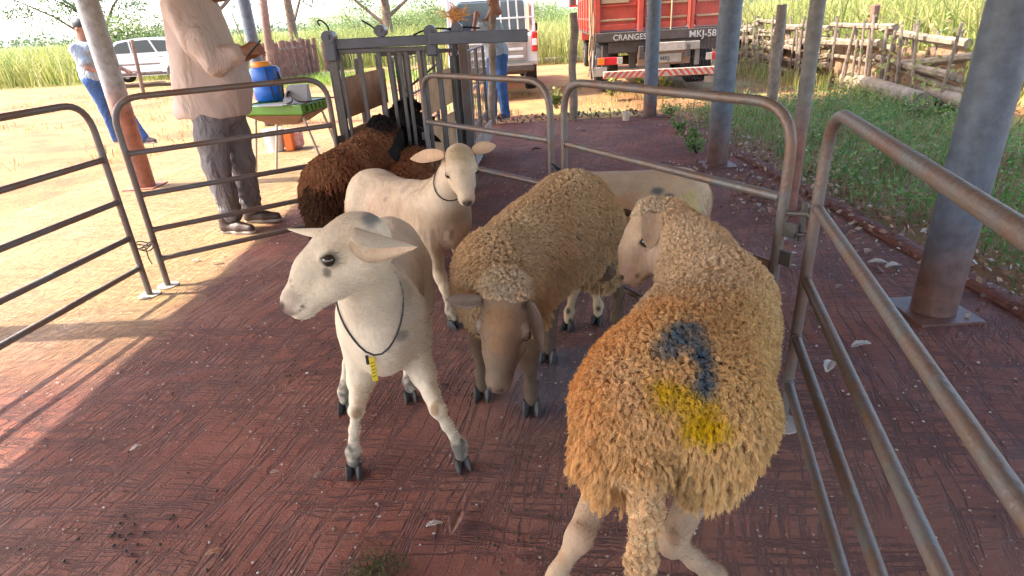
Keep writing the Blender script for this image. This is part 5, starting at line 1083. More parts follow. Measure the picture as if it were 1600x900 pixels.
def hug_cord(parent, S, a, b, nrm, r, m, name='neck_cord', n=44, out=.0065):
    """closed cord: ellipse through the two picture points a (top) and b (bottom), pulled onto the coat"""
    c = (a+b)/2; ax = (b-a)/2; sx = unit(np.cross(nrm, ax)); pts = []
    for q in np.linspace(0, 2*pi, n):
        d = cos(q)*unit(ax)+sin(q)*sx; lo, hi = 0., .35
        for _ in range(26):
            m_ = (lo+hi)/2
            if S.eval((c+d*m_)[None])[0] < 0: lo = m_
            else: hi = m_
        pts.append(c+d*(hi+out))
    return MB().tube(pts, r, 8, cap=False).build(name, m, parent, smooth=True), pts
cN = V(-.425, 1.66, .66); cord, cp = hug_cord(t1, S_1, cN+V(.02, .02, .10), cN+V(-.045, -.07, -.12), V(.1, -.8, .6), .0030, M['black'])
low = min(cp, key=lambda p: p[2]); YT = mat('yellow tag', (.75, .55, .03), .5)
tg = MB().box(low+V(-.006, -.008, -.045), (.017, .003, .085), rotz(.25), bev=.001).build('tag', YT, cord); tg2 = MB().box(low+V(-.020, -.006, -.012), (.010, .004, .032), bev=.001).build('tag_clip', M['black'], cord)
for k in range(5): MB().box(low+V(-.006, -.0102, -.02-.012*k), (.012, .0012, .0028), frame(unit(V(cos(.25), sin(.25), .3)), V(0, -1, 0)), bev=0).build('print_mark', M['black'], cord)
# S2 white hair sheep behind, facing the viewer
ft2 = [V(-.17, 2.78, 0), G(708, 510), G(684, 424), V(-.78, 3.05, 0)]
def sp2(T_, L_): return [(T_(.240, 0, -.055), (.026,)*3, (.09, .065, .05), .9, .7), (T_(.085, .056, -.04), (.020,)*3, (.12, .08, .05), .8, .4), (T_(.085, -.056, -.04), (.020,)*3, (.12, .08, .05), .8, .4), (T_(.02, 0, .0), (.075, .075, .06), (.40, .29, .15), .75, .5), (T_(.12, .0, -.0), (.022, .03, .05), (.47, .35, .21), .6, .5), (hit(608, 268), (.018, .05, .05), GREYBLUE, .7, .9), (hit(612, 258), (.022, .07, .03), GREYBLUE, .7, .9), (hit(598, 322), (.16, .16, .10), (.62, .40, .26), .6), (hit(640, 340), (.14, .14, .08), (.60, .40, .24), .5), (hit(632, 298), (.03,)*3, (.45, .33, .25), .5), (hit(602, 312), (.02,)*3, (.30, .24, .19), .6)]+dirt_feet(ft2)
t2, T2, R2, S_2 = make_sheep('sheep', 'cream hair sheep looking straight at the viewer with its ears spread wide', V(-.5, 3., 0), [V(-.70, 3.14, .555), V(-.53, 2.98, .53), V(-.335, 2.82, .55), V(-.27, 2.73, .66)], ft2, (P(717, 240, 2.60), P(730, 309, 2.45), V(.05, -.75, .65)),
    [((-.004, .058, -.012), P(775, 227, 2.66), V(0, -.75, .5), .066, dict(cup=.35)), ((-.004, -.058, -.012), P(641, 248, 2.68), V(0, -.75, .5), .070, dict(cup=.35))],
    (.70, .535, .36), sp2, h=.0065, hs=1.05, girth=1.02, depth=1.02, lr=.9, wrinkle=.005, hair=70000, neck_r=(.095, .075))
hug_cord(t2, S_2, V(-.23, 2.70, .80), V(-.24, 2.60, .64), V(.1, -.8, .6), .0028, M['black'])
# wool colour helpers
def mixc(w_, a, b): w_ = np.clip(w_, 0, 1)[:, None]; return a*(1-w_)+np.asarray(b, float)*w_
def sblob(p, c, r, nz=.5, s=24): return 1.6-1.6*(np.linalg.norm((p-np.asarray(c))/np.asarray(r), axis=1)+nz*vnoise(p, s))
# S3 big woolly sheep, head lowered toward the viewer
ft3 = [G(831, 640), G(755, 618), G(962, 528), G(858, 560)]
p3, m3 = P(788, 468, 1.66), P(766, 610, 1.49)
def sp3(T_, L_): return [(T_(.20, 0, -.04), (.075,)*3, (.20, .145, .10), .85, .5), (T_(.24, 0, -.06), (.030,)*3, (.13, .09, .065), .9, .5), (T_(.06, 0, .02), (.055,)*3, (.33, .19, .095), .85, .5), (T_(.125, .0, .015), (.035,)*3, (.34, .18, .08), .6, .6), (T_(.105, .055, -.060), (.035,)*3, (.46, .36, .27), .8, .5), (T_(.105, -.055, -.060), (.035,)*3, (.46, .36, .27), .8, .5), (T_(.07, .058, -.012), (.022,)*3, (.44, .36, .28), .7, .5), (T_(.07, -.058, -.012), (.022,)*3, (.44, .36, .28), .7, .5), (T_(.01, .05, .0), (.02,)*3, (.07, .05, .04), .8, .4), (T_(.01, -.05, .0), (.02,)*3, (.07, .05, .04), .8, .4)]+dirt_feet(ft3, .14)
def col3(p, T_):
    c = np.tile(V(.64, .42, .215), (len(p), 1)); c = mixc(.5+.9*vnoise(p, 4), c, (.70, .49, .27)); c = mixc(.8*sblob(p, P(870, 262, 2.35), (.16, .12, .035)), c, (.16, .19, .18)); c = mixc(.9*sblob(p, P(905, 288, 2.4), (.025, .03, .03)), c, (.05, .16, .19))
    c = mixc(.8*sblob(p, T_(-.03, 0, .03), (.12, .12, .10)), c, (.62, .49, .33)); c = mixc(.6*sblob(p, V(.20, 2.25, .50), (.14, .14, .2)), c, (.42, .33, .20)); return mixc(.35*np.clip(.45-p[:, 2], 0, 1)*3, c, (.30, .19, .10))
def mask3(vs, T_): # crown of the head carries wool, the face does not
    return np.ones(len(vs))
def ex3(S, T_, R_):
    S.ell(T_(-.035, 0, .012), (.062, .070, .045), R_, .03, 0); S.cone(V(.33, 2.52, .48), V(.40, 2.45, .40), .14, .115, .06, 0); S.cone(V(.27, 2.60, .50), V(.27, 2.62, .40), .13, .10, .06, 0)
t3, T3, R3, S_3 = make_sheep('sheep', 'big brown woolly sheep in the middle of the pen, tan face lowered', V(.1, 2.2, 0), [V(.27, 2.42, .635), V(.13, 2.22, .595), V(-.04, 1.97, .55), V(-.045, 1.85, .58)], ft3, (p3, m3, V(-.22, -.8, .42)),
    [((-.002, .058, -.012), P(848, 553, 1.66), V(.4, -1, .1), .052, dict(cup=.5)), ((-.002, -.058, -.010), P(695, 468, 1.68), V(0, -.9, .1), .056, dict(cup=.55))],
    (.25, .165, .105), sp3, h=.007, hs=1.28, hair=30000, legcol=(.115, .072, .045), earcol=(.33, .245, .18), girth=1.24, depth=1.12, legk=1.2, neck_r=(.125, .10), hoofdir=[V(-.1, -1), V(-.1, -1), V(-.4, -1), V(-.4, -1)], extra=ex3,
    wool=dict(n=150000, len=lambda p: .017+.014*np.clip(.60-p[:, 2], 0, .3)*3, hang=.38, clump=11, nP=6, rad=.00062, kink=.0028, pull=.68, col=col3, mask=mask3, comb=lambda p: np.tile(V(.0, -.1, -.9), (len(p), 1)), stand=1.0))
# S4 cream sheep mostly hidden, rump to the right
ft4 = [V(.27, 2.553, 0), V(.40, 2.68, 0), V(.86, 2.66, 0), V(.86, 2.86, 0)]
ft4 = [G(888, 513), G(934, 503), V(.84, 2.62, 0), V(.86, 2.86, 0)]
t4, _, _, _ = make_sheep('sheep', 'smooth cream sheep with yellow rump, mostly hidden behind the big brown one', V(.55, 2.75, 0), [V(.79, 2.72, .56), V(.56, 2.73, .55), V(.36, 2.70, .55), V(.18, 2.78, .56)], ft4, (V(.09, 2.85, .56), V(.0, 2.82, .36), V(-.5, 0, .6)),
    [((-.004, .058, -.012), V(.10, 2.70, .50), V(0, -1, 0)), ((-.004, -.058, -.012), V(.12, 2.98, .52), V(0, 1, 0))], (.55, .395, .245),
    lambda T_, L_: [(hit(975, 335), (.17, .2, .10), (.60, .31, .15), .85), (hit(1078, 322), (.06, .12, .08), (.58, .47, .17), .7), (hit(1028, 298), (.035, .05, .022), (.12, .13, .13), .9, .8), (hit(1045, 308), (.03, .04, .022), (.10, .12, .12), .9, .8), (hit(1052, 316), (.02, .04, .022), (.12, .13, .13), .9, .8), (ft4[0]+V(0, -.02, .10), (.014, .03, .02), (.03, .03, .03), .9, .5), (ft4[0]+V(.01, -.02, .05), (.016, .03, .02), (.03, .03, .03), .9, .5), (ft4[1]+V(0, -.02, .08), (.016, .03, .02), (.03, .03, .03), .9, .5), (ft4[1]+V(-.01, -.02, .14), (.012, .03, .016), (.03, .03, .03), .9, .5)],
    h=.008, girth=1.08, depth=1.1, hair=30000, hoofdir=[V(-.6, -1), V(-.4, -1), V(-1, -.1), V(-1, 0)])
# S5 large orange woolly sheep seen from behind
ft5 = [V(.50, 1.78, 0), V(.75, 1.66, 0), G(838, 985), G(1112, 935)]
p5, m5 = P(1010, 341, 1.95), P(948, 417, 1.90)
up5 = np.cross(m5-p5, V(-.42, -.9, -.12))
def sp5(T_, L_): return [(T_(.238, 0, -.055), (.022,)*3, (.10, .06, .05), .9, .5), (T_(.21, .02, -.05), (.03,)*3, (.45, .27, .20), .7, .5), (T_(.082, .056, -.036), (.018,)*3, (.10, .07, .05), .85, .4), (T_(.10, .05, -.075), (.06,)*3, (.48, .33, .24), .4)]+[(np.asarray(P(880, 868, 1.02)), (.02, .03, .03), (.40, .22, .10), .7, .5), (P(1056, 842, .98), (.02, .03, .03), (.36, .20, .10), .7, .5)]
def col5(p, T_):
    c = np.tile(V(.80, .58, .345), (len(p), 1))                                   # cream-tan back
    u = (p[:, 0]-.34)*.87-(p[:, 1]-1.14)*.5                                        # across: - left, + right
    c = mixc((1.45-p[:, 1])*3.2+.8*vnoise(p, 5), c, (.74, .45, .19)); c = mixc((-.02-u)*5.5*np.clip((1.55-p[:, 1])*4, 0, 1)+.5*vnoise(p, 4, 3), c, (.74, .36, .115))
    c = mixc((u-.06)*5+.4*vnoise(p, 5, 7), c, (.72, .50, .21)); c = mixc(.6*sblob(p, P(1060, 470, 1.45), (.16, .12, .10)), c, (.60, .45, .29))
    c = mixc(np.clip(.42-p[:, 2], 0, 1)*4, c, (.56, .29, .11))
    for q_ in ((1040, 612), (1062, 622), (1085, 634), (1105, 652), (1118, 672), (1088, 662)): c = mixc(.85*sblob(p, hit(*q_, off=.02), (.050, .055, .048), .25), c, (.68, .43, .004))
    for q_ in ((1092, 512), (1100, 532), (1103, 556), (1104, 580), (1100, 598), (1073, 505), (1056, 516), (1050, 530), (1080, 528), (1040, 545)): c = mixc(.9*sblob(p, hit(*q_, off=.02), (.036, .045, .038), .25), c, (.050, .115, .165))
    c = mixc(.8*sblob(p, P(945, 800, 1.0), (.07, .1, .02), .5), c, (.16, .09, .05)); c = mixc(.55*sblob(p, P(940, 695, 1.0), (.02, .05, .02), .5), c, (.16, .08, .04))
    c = mixc(((p[:, 1] < 1.02) & (p[:, 2] < .50) & (np.abs(p[:, 0]-.245) < .055))*.75, c, (.74, .50, .27)); hc = sblob(p, T_(-.02, 0, .0), (.10, .10, .10)); c = mixc(.8*hc, c, (.64, .50, .33)); return mixc(.7*sblob(p, T_(-.09, .03, -.09), (.09, .09, .10)), c, (.60, .36, .17))
def ex5(S, T_, R_):
    S.ell(T_(-.012, 0, .014), (.050, .052, .030), R_, .02, 0); S.cone(V(.25, 1.12, .56), V(.215, 1.08, .50), .125, .085, .06, 0); S.cone(V(.435, 1.09, .56), V(.43, 1.07, .49), .115, .08, .06, 0)
    S.cone(T_(-.055, .0, -.055), V(.60, 1.80, .64), .060, .10, .04, 0)
def mask5(vs, T_):
    q = local(vs, T_); return 1-np.clip((q[:, 0]+.030)/.02, 0, 1)*np.clip((.012-q[:, 2])/.015, 0, 1)*np.clip((.165-np.linalg.norm(q-V(.10, 0, -.05), axis=1))/.02, 0, 1)
tp5 = [P(1012, 735, .985), P(1010, 800, .945), P(1002, 870, .93), P(997, 935, .93)]
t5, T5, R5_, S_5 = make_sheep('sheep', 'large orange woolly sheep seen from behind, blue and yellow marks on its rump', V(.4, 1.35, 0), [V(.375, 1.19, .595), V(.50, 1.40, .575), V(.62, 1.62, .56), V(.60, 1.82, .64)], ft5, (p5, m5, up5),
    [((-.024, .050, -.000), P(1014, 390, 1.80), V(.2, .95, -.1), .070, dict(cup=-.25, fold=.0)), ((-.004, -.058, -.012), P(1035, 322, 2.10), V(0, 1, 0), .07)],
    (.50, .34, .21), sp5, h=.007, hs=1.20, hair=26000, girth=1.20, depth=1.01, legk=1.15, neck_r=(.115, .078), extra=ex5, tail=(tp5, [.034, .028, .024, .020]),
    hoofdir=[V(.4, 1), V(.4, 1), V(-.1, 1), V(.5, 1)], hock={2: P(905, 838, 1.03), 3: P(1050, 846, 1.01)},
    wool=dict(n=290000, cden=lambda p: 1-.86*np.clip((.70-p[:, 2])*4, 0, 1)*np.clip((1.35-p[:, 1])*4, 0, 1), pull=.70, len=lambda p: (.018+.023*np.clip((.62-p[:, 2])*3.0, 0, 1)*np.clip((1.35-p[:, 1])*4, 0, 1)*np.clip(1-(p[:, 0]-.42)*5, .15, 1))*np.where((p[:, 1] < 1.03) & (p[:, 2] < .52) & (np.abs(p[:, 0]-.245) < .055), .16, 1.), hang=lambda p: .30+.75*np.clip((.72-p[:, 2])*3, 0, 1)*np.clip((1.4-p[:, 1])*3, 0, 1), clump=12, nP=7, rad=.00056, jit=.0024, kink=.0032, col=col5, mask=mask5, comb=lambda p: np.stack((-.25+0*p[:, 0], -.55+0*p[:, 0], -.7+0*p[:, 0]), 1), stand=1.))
def maskH(vs, T_):
    q = local(vs, T_); return 1-np.clip((q[:, 0]-.01)/.03, 0, 1)*(np.linalg.norm(q, axis=1) < .35)
def darkhead(f):
    return lambda p, T_: mixc(1.9-np.linalg.norm(p-T_(-.02, 0, -.03), axis=1)/.115+.5*vnoise(p, 8), f(p, T_), (.022, .014, .013))
# S6 dark brown sheep at the left rails
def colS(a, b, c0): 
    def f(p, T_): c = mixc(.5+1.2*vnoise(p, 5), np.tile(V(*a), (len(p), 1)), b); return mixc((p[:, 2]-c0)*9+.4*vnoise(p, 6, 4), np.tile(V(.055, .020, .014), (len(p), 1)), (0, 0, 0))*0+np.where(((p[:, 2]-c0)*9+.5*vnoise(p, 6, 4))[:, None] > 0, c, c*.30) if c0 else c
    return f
def ex6(S, T_, R_): S.cone(V(-1.05, 3.45, .45), V(-1.05, 3.43, .30), .15, .12, .05, 0)
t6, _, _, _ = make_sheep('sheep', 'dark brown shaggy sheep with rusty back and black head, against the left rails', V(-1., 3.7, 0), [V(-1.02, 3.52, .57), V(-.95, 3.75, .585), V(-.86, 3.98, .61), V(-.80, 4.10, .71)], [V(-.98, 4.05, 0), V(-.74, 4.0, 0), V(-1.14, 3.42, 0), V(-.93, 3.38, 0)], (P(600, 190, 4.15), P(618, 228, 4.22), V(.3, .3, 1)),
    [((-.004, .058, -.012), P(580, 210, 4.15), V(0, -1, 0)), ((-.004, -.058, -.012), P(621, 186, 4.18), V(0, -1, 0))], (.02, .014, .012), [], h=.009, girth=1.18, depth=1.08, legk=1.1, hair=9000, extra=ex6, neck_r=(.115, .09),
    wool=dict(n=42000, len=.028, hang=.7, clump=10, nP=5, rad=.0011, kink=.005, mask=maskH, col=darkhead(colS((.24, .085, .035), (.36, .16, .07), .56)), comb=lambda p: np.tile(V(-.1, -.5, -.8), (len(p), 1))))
# S8 rusty sheep with black head at the race mouth
t8, _, _, _ = make_sheep('sheep', 'rusty brown woolly sheep with a black head, at the mouth of the race', V(-.66, 3.9, 0), [V(-.66, 3.72, .44), V(-.64, 3.9, .44), V(-.62, 4.08, .47), V(-.63, 4.2, .54)], [V(-.72, 4.1, 0), V(-.53, 4.1, 0), V(-.76, 3.62, 0), V(-.58, 3.6, 0)], (P(650, 203, 4.26), P(668, 215, 4.42), V(0, 0, 1)),
    [((-.004, .058, -.012), P(628, 222, 4.2), V(0, -1, 0)), ((-.004, -.058, -.020), P(690, 222, 4.20), V(0, -1, .4), .05)], (.018, .014, .014), [], h=.009, hs=1.1, girth=.95, depth=.95, extra=lambda S, T_, R_: S.ell(V(-.60, 4.22, .58), (.085, .08, .06), k=.03, g=1),
    wool=dict(n=24000, len=.022, hang=.3, clump=9, nP=5, rad=.0010, kink=.004, mask=maskH, col=darkhead(colS((.34, .125, .05), (.44, .20, .09), 0)), comb=lambda p: np.tile(V(0, -.3, -.5), (len(p), 1))))
# S7 black sheep inside the race
t7, _, _, _ = make_sheep('sheep', 'black sheep standing inside the race between the planks', V(-.74, 4.8, 0), [V(-.68, 5.15, .56), V(-.70, 4.95, .56), V(-.72, 4.74, .58), V(-.74, 4.66, .76)], [V(-.66, 4.72, 0), V(-.82, 4.72, 0), V(-.60, 5.2, 0), V(-.78, 5.2, 0)], (P(638, 158, 4.62), P(630, 182, 4.46), V(0, -.3, 1)),
    [((-.004, .058, -.012), P(662, 172, 4.66), V(0, -1, 0)), ((-.004, -.058, -.012), P(613, 176, 4.66), V(0, -1, 0))], (.016, .013, .014), [], h=.010, girth=.92, neck_r=(.11, .09),
    wool=dict(n=9000, len=.018, hang=.4, clump=12, nP=4, rad=.0016, kink=.003, col=colS((.020, .015, .017), (.028, .02, .022), 0)))
# ------------------------------------------------------------------ people
def cloth_build(fold):
    def f(m, N, L, b, tc):
        n = N.new('ShaderNodeTexNoise'); n.inputs['Scale'].default_value = fold; n.inputs['Detail'].default_value = 3; n.inputs['Distortion'].default_value = 1.2
        mp = N.new('ShaderNodeMapping'); mp.inputs['Scale'].default_value = (1, 1, .45); mp.inputs['Rotation'].default_value = (0, .5, 0); L.new(tc.outputs['Object'], mp.inputs['Vector']); L.new(mp.outputs[0], n.inputs['Vector'])
        n2 = N.new('ShaderNodeTexNoise'); n2.inputs['Scale'].default_value = 400; L.new(tc.outputs['Object'], n2.inputs['Vector'])
        b1 = N.new('ShaderNodeBump'); b1.inputs['Distance'].default_value = .07; b1.inputs['Strength'].default_value = .9; L.new(n.outputs['Fac'], b1.inputs['Height'])
        b2 = N.new('ShaderNodeBump'); b2.inputs['Distance'].default_value = .001; L.new(n2.outputs['Fac'], b2.inputs['Height']); L.new(b1.outputs[0], b2.inputs['Normal']); L.new(b2.outputs[0], b.inputs['Normal'])
    return f
M['shirt'] = mat('pale work shirt', (.48, .37, .31), .85, spec=.15, build=cloth_build(4.5)); M['trousers'] = mat('grey trousers', (.22, .20, .20), .9, spec=.1, build=cloth_build(9), var=.25, vscale=6)
M['jeans'] = mat('blue jeans', (.07, .14, .32), .85, spec=.15, build=cloth_build(9), var=.3, vscale=8); M['shirt2'] = mat('blue grey shirt', (.33, .37, .40), .85, spec=.15, build=cloth_build(9)); M['dark_cloth'] = mat('dark cloth', (.03, .035, .05), .85, build=cloth_build(9))
M['human'] = mat('tanned skin', (.27, .125, .075), .5, spec=.35, bump=.2, bscale=90); M['shoe'] = mat('brown leather shoe', (.075, .045, .033), .55, bump=.3, bscale=50); M['sole'] = mat('pale sole', (.35, .30, .25), .7); M['hair'] = mat('dark hair', (.02, .015, .012), .6)
def smesh(S, h, m, name, parent, fold=0., fs=6., fd=(.6, .6, .25)):
    vs, Q = S.mesh(h)
    if fold:
        vn = np.zeros_like(vs); nq_ = np.cross(vs[Q[:, 2]]-vs[Q[:, 0]], vs[Q[:, 3]]-vs[Q[:, 1]])
        for i_ in range(4): np.add.at(vn, Q[:, i_], nq_)
        vn /= np.linalg.norm(vn, axis=1)[:, None]+1e-12
        def rg(p): 
            wv = mnoise.noise_vector(Vector(p)*2.2)*.25; q = Vector(((p[0]+wv[0]+.35*p[2])*fd[0]*2, (p[1]+wv[1])*fd[1]*2, (p[2]+wv[2])*fd[2]*2))*fs
            return (1-abs(mnoise.noise(q))*2.2)*.8+.2*(1-abs(mnoise.noise(q*2.3+Vector((5, 1, 2))))*2.2)
        vs = vs+vn*(np.array([rg(p) for p in vs])-.35)[:, None]*fold
    o = rawmesh(name, vs-np.array(parent['_o']), Q, m, smooth=True); o.parent = parent; return o
def hand(S, wr, dirn, palm_n, s=1., curl=.5, thumb=1):
    """palm and five separate fingers; palm_n = direction the palm faces"""
    d = unit(dirn); n = unit(palm_n-d*np.dot(palm_n, d)); sd = np.cross(d, n)
    S.chain([wr-d*.02*s, wr+d*.012*s], [.026*s, .026*s], .02); 
    for k in range(4): S.cone(wr+d*.012*s+sd*(k-1.5)*.013*s, wr+d*.085*s+sd*(k-1.5)*.0195*s, .014*s, .0105*s, .012)
    for k, ln in enumerate((.066, .078, .073, .056)):
        p = wr+d*.088*s+sd*(k-1.5)*.0205*s; a = 0; pts = [p]
        for j, fr in enumerate((.45, .32, .23)):
            a += curl*(.55, .8, .7)[j]*(1+.12*k); dd = d*cos(a)+n*sin(a)+sd*(k-1.5)*.03; pts.append(pts[-1]+dd*ln*fr*s)
        S.chain(pts, [.0095*s, .0088*s, .0078*s, .0066*s], .004)
    b = wr+d*.022*s-sd*.028*s*thumb+n*.006*s; q1 = b+(d*.6-sd*thumb*.65+n*.35)*.040*s; q2 = q1+(d*.85+n*.6-sd*thumb*.1)*.032*s; q3 = q2+(d*.7+n*.75)*.022*s
    S.chain([b, q1, q2, q3], [.016*s, .0125*s, .0105*s, .008*s], .008)
def head_human(S, c, f, s=1.):
    """c = centre of the skull, f = facing"""
    f = unit(V(*f)); R = frame(f, V(0, 0, 1)); T_ = lambda x, y, z: c+R@V(x, y, z)*s
    S.ell(T_(-.012, 0, .03), (.098*s, .077*s, .092*s), R, .02); S.ell(T_(.022, 0, -.035), (.070*s, .062*s, .085*s), R, .03); S.ell(T_(.062, 0, -.088), (.030*s, .028*s, .022*s), R, .025)
    S.cone(T_(.086, 0, .012), T_(.108, 0, -.026), .008*s, .012*s, .012); S.ell(T_(.10, 0, -.034), (.010*s, .017*s, .009*s), R, .008); S.ell(T_(.082, 0, -.058), (.012*s, .024*s, .006*s), R, .006); S.ell(T_(.080, 0, -.070), (.012*s, .021*s, .007*s), R, .006)
    for y in (-1, 1): S.ell(T_(.088, y*.031, .010), (.012*s, .017*s, .009*s), R, .010, 0, True); S.ell(T_(.080, y*.032, .026), (.014*s, .024*s, .008*s), R, .01); S.ell(T_(-.006, y*.078, -.008), (.018*s, .009*s, .030*s), R, .008)
    S.cone(T_(-.012, 0, -.06), T_(-.03, 0, -.16), .056*s, .058*s, .03); return T_, R
def eyes(T_, par, s=1.):
    for y in (-1, 1): MB().sphere(T_(.077, y*.031, .009), .012*s, 10).build('eye', M['eye'], par, smooth=True)
def shoe(par, heel, toe, m='shoe', s=1.):
    heel, toe = np.asarray(heel, float), np.asarray(toe, float); d = unit(toe-heel); L_ = np.linalg.norm(toe-heel); S = SDF(.03); z = lambda v: V(0, 0, v)
    S.cone(heel+d*.035+z(.050), heel+d*.04+z(.115), .040, .045); S.cone(heel+d*.04+z(.045), heel+d*(L_*.55)+z(.045), .040, .040); S.cone(heel+d*(L_*.55)+z(.045), toe-d*.045+z(.038), .043, .036)
    o = smesh(S, .008, M[m], 'shoe', par); P_ = SDF(.02); P_.cone(heel+d*.03+z(.016), heel+d*(L_*.5)+z(.016), .036, .036).cone(heel+d*(L_*.5)+z(.016), toe-d*.045+z(.016), .042, .040)
    vs, Q = P_.mesh(.008); vs[:, 2] = np.clip(vs[:, 2], .001, .024); q = rawmesh('sole', vs-np.array(o['_o'] if '_o' in o else par['_o']), Q, M['sole'], smooth=True); q.parent = o
    return o
# man 1: pale long shirt, belly, grey trousers
mo = V(-2.08, 4.55, 0); m1_ = thing('person', mo, 'man in a loose pale shirt and grey trousers outside the left rails, holding a pen', 'person')
Ym = 4.55; hipc = P(338, 168, Ym); che_ = P(312, 62, Ym+.02); shl = P(298, 2, Ym+.02)
B = SDF(.03); hc = P(352, -52, Ym); Th, Rh = head_human(B, hc, (1, -.12, -.3)); B.cone(hc+V(-.02, 0, -.12), shl+V(0, 0, .0), .06, .065)
sR = P(283, 12, Ym-.20); eR = P(338, 96, Ym-.24); wR = P(378, 80, Ym-.22); B.chain([sR, eR, wR], [.05, .042, .028], .03); hand(B, wR+unit(wR-eR)*.01, V(1, .12, .10), V(.2, .9, -.5), 1.05, .95, -1)
sL = P(312, 10, Ym+.20); eL = P(352, 92, Ym+.24); wL = P(385, 88, Ym+.05); B.chain([sL, eL, wL], [.05, .042, .028], .03); hand(B, wL, V(1, -.3, .0), V(0, -.3, 1), 1.05, .6, 1)
B.ell(shl+V(0, 0, -.10), (.13, .19, .12), k=.06); B.chain([che_, hipc], [.14, .12], .06); kn1, an1 = P(338, 258, Ym-.12), P(362, 336, Ym-.06); kn2, an2 = P(378, 252, Ym+.10), P(392, 322, Ym+.16)
for hp, k_, a_ in ((V(hipc[0], Ym-.09, hipc[2]), kn1, an1), (V(hipc[0]+.03, Ym+.09, hipc[2]), kn2, an2)): B.chain([hp, k_, a_], [.07, .05, .040], .04)
smesh(B, .0065, M['human'], 'body', m1_); eyes(Th, m1_)
Hh = SDF(.02); Hh.ell(Th(-.02, 0, .045), (.104, .083, .088), Rh, .02).ell(Th(.03, 0, .06), (.105, .085, .05), Rh, .02); smesh(Hh, .009, M['hair'], 'hair', m1_)
Sh = SDF(.05)
for (x, y, rx, ry, rz) in ((302, 22, .175, .215, .17), (313, 62, .205, .225, .20), (322, 104, .235, .225, .20), (330, 142, .255, .215, .17), (332, 172, .270, .205, .13)): Sh.ell(P(x, y, Ym), (rx, ry, rz), k=.09)
Sh.ell(shl+V(-.01, 0, -.03), (.14, .235, .09), k=.08); Sh.ell(P(362, 125, Ym), (.10, .17, .14), k=.10)
Sh.chain([sR+V(-.01, 0, .01), sR*.45+eR*.55+V(-.01, 0, -.02), eR, eR*.25+wR*.75], [.105, .098, .082, .062], .045); Sh.ell(eR+V(.01, 0, -.03), (.08, .055, .05), k=.04)
Sh.chain([sL, eL, eL*.25+wL*.75], [.09, .072, .056], .05); Sh.ell(shl+V(.06, 0, .05), (.085, .085, .045), k=.04)
Sh.ell(P(334, 199, Ym), (.36, .30, .105), k=.02, sub=True)
smesh(Sh, .0085, M['shirt'], 'shirt', m1_, fold=.011, fs=4.2)
cuff = MB().tube([eR*.25+wR*.75-V(.002, 0, 0), eR*.14+wR*.86], [.0625, .058], 18).build('cuff', M['shirt'], m1_, smooth=50)
pkt = MB().tube([P(362, 20, Ym-.22), P(372, 45, Ym-.235), P(380, 66, Ym-.215)], .004, 6).build('placket_seam', M['shirt'], m1_)
Tr = SDF(.04); 
for hp, k_, a_ in ((V(hipc[0]-.02, Ym-.10, hipc[2]), kn1, an1), (V(hipc[0]+.03, Ym+.10, hipc[2]), kn2, an2)):
    Tr.chain([hp+V(0, 0, -.07), hp*.5+k_*.5, k_, k_*.5+a_*.5, a_+V(0, 0, .01)], [.118, .110, .090, .083, .080], .04); 
    for zz in (.12, .26): c = a_+(k_-a_)*zz*1.2; Tr.ell(c, (.088, .085, .020), k=.02)
Tr.ell(V(hipc[0], Ym, hipc[2]-.02), (.20, .165, .12), k=.05); smesh(Tr, .0085, M['trousers'], 'trousers', m1_, fold=.007, fs=6., fd=(.5, .5, .5))
h1 = G(345, 366); shoe(m1_, V(an1[0]-.09, an1[1]-.02, 0), V(an1[0]+.20, an1[1]-.10, 0)); shoe(m1_, V(an2[0]-.07, an2[1], 0), V(an2[0]+.24, an2[1]-.02, 0))
pe = MB(); hp_ = wR+V(.10, .0, .05); pe.tube([P(388, 86, Ym-.25), P(407, 63, Ym-.25)], .006, 8); tag(pe.build('pen', M['black'], loc=hp_), 'dark pen in the hand of the man in the pale shirt', 'pen')
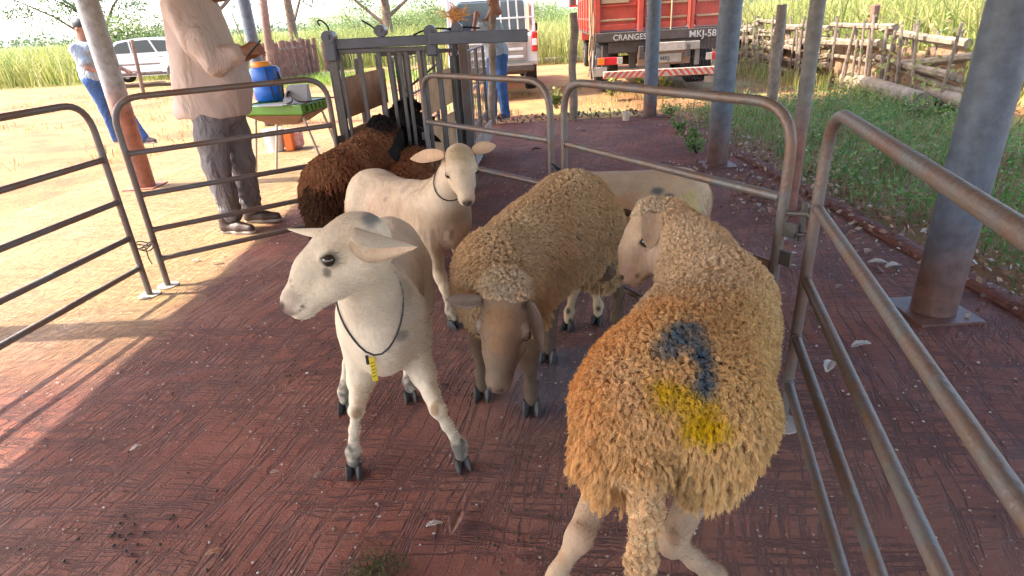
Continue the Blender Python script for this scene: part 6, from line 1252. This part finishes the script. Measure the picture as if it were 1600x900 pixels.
# man 2: blue-grey shirt and jeans, leaning behind the timber stake
def standing(name, o, label, px, feet, Y, shirt, legs, face, s=1., arms=(), hat=False, lean=0., headpx=None, hh=1.60):
    t = thing(name, o, label, 'person'); o = np.asarray(o, float); B = SDF(.03); hipz = .92*s; f = unit(V(*face)); sd = V(-f[1], f[0], 0); hip = V(o[0], o[1], hipz)-f*lean*.3; sh = V(o[0], o[1], 1.40*s)+f*lean; hc = sh+f*(.05+lean*.4)+V(0, 0, .20*s)
    if headpx is not None: hc = headpx
    Th, Rh = head_human(B, hc, (f[0], f[1], -.3), s); B.cone(hc+V(0, 0, -.1), sh, .055, .06); B.chain([hip, sh*.5+hip*.5, sh+V(0, 0, -.08)], [.12, .125, .13], .06)
    C = SDF(.04); C.ell(sh+V(0, 0, -.07), tuple(V(.20, .20, .10)), k=.06); C.ell(sh*.65+hip*.35, (.175, .175, .20), k=.07); C.ell(hip+V(0, 0, .06), (.175, .175, .17), k=.07); C.ell(hip+V(0, 0, -.13), (.15, .15, .07), k=.015, sub=True)
    for i, (el, wr, hd) in enumerate(arms):
        s_ = 1 if i == 0 else -1; s0 = sh+sd*s_*.18+V(0, 0, -.05); B.chain([s0, el, wr], [.045, .038, .026], .03); hand(B, wr, hd, V(0, 0, -1), s, .5, s_); C.chain([s0, s0*.3+el*.7], [.078, .066], .04)
    Tr = SDF(.04); Tr.ell(hip, (.16, .16, .11), k=.05)
    for i, fp in enumerate(feet):
        s_ = 1 if i == 0 else -1; fp = np.asarray(fp, float); hp = hip+sd*s_*.08; an = fp+V(0, 0, .10); kn = (hp+an)/2+f*.03; B.chain([hp, kn, an], [.08, .055, .04], .04); Tr.chain([hp, kn, an+V(0, 0, -.02)], [.105, .078, .072], .04); shoe(t, fp-f*.07, fp+f*.20)
    smesh(B, .010, M['human'], 'body', t); smesh(C, .011, M[shirt], 'shirt', t, fold=.008); smesh(Tr, .011, M[legs], 'trousers', t, fold=.006, fd=(.5, .5, .5)); eyes(Th, t, s)
    Hh = SDF(.02); Hh.ell(Th(-.02, 0, .045), tuple(V(.104, .083, .088)*s), Rh, .02); smesh(Hh, .011, M['hair'], 'hair', t)
    if hat:
        hb = lathe(Th(0, 0, .075), [(.17*s, -.005), (.172*s, .004), (.10*s, .012), (.095*s, .07), (.075*s, .095), (.02, .1)], 18); hb.build('hat', M[hat], t, smooth=50)
    return t
standing('person', V(-.04, 9.45, 0), 'man in blue-grey shirt and jeans leaning behind the timber stake by the race', 0, [V(.06, 9.4, 0), V(-.14, 9.6, 0)], 9.5, 'shirt2', 'jeans', (-.75, -.6, 0), .98, arms=[(V(-.36, 9.05, 1.22), V(-.52, 8.95, 1.03), V(-.5, -.1, -.5)), (P(745, 22, 9.3), P(740, 45, 9.1), V(-.3, -.1, -.9))], lean=.10, headpx=P(771, 1, 9.35))
standing('person', V(-.62, 10.3, 0), 'person in dark clothes holding a bundle of straw, beside the pickup', 0, [V(-.52, 10.3, 0), V(-.74, 10.35, 0)], 10.3, 'dark_cloth', 'dark_cloth', (-.3, -1, 0), .93, arms=[(V(-.45, 10.05, 1.2), V(-.60, 9.95, 1.22), V(-.8, -.2, .1)), (V(-.86, 10.1, 1.15), V(-.86, 9.95, 1.2), V(.4, -.4, .3))], lean=.04)
st_ = MB(); rd = random.Random(9); c_ = P(718, 24, 9.8)
for k in range(70): a = c_+V(rd.gauss(0, .05), rd.gauss(0, .04), rd.gauss(0, .03)); st_.tube([a, a+V(rd.gauss(-.05, .10), rd.gauss(0, .05), rd.gauss(.03, .07))], .006, 4)
tag(st_.build('straw_bundle', mat('orange straw', (.55, .30, .10), .8), loc=c_), 'bundle of orange straw held up by the person in dark clothes', 'straw')
standing('person', V(-5.85, 9.2, 0), 'person in grey shirt and blue jeans standing behind the leftmost orange-brown post', 0, [V(-5.35, 9.1, 0), V(-5.9, 9.35, 0)], 9.2, 'shirt2', 'jeans', (1, -.15, 0), 1., arms=[(V(-5.7, 9.45, 1.12), V(-5.45, 9.4, 1.0), V(1, 0, 0)), (V(-5.75, 8.98, 1.1), V(-5.5, 9.0, .98), V(1, 0, 0))])
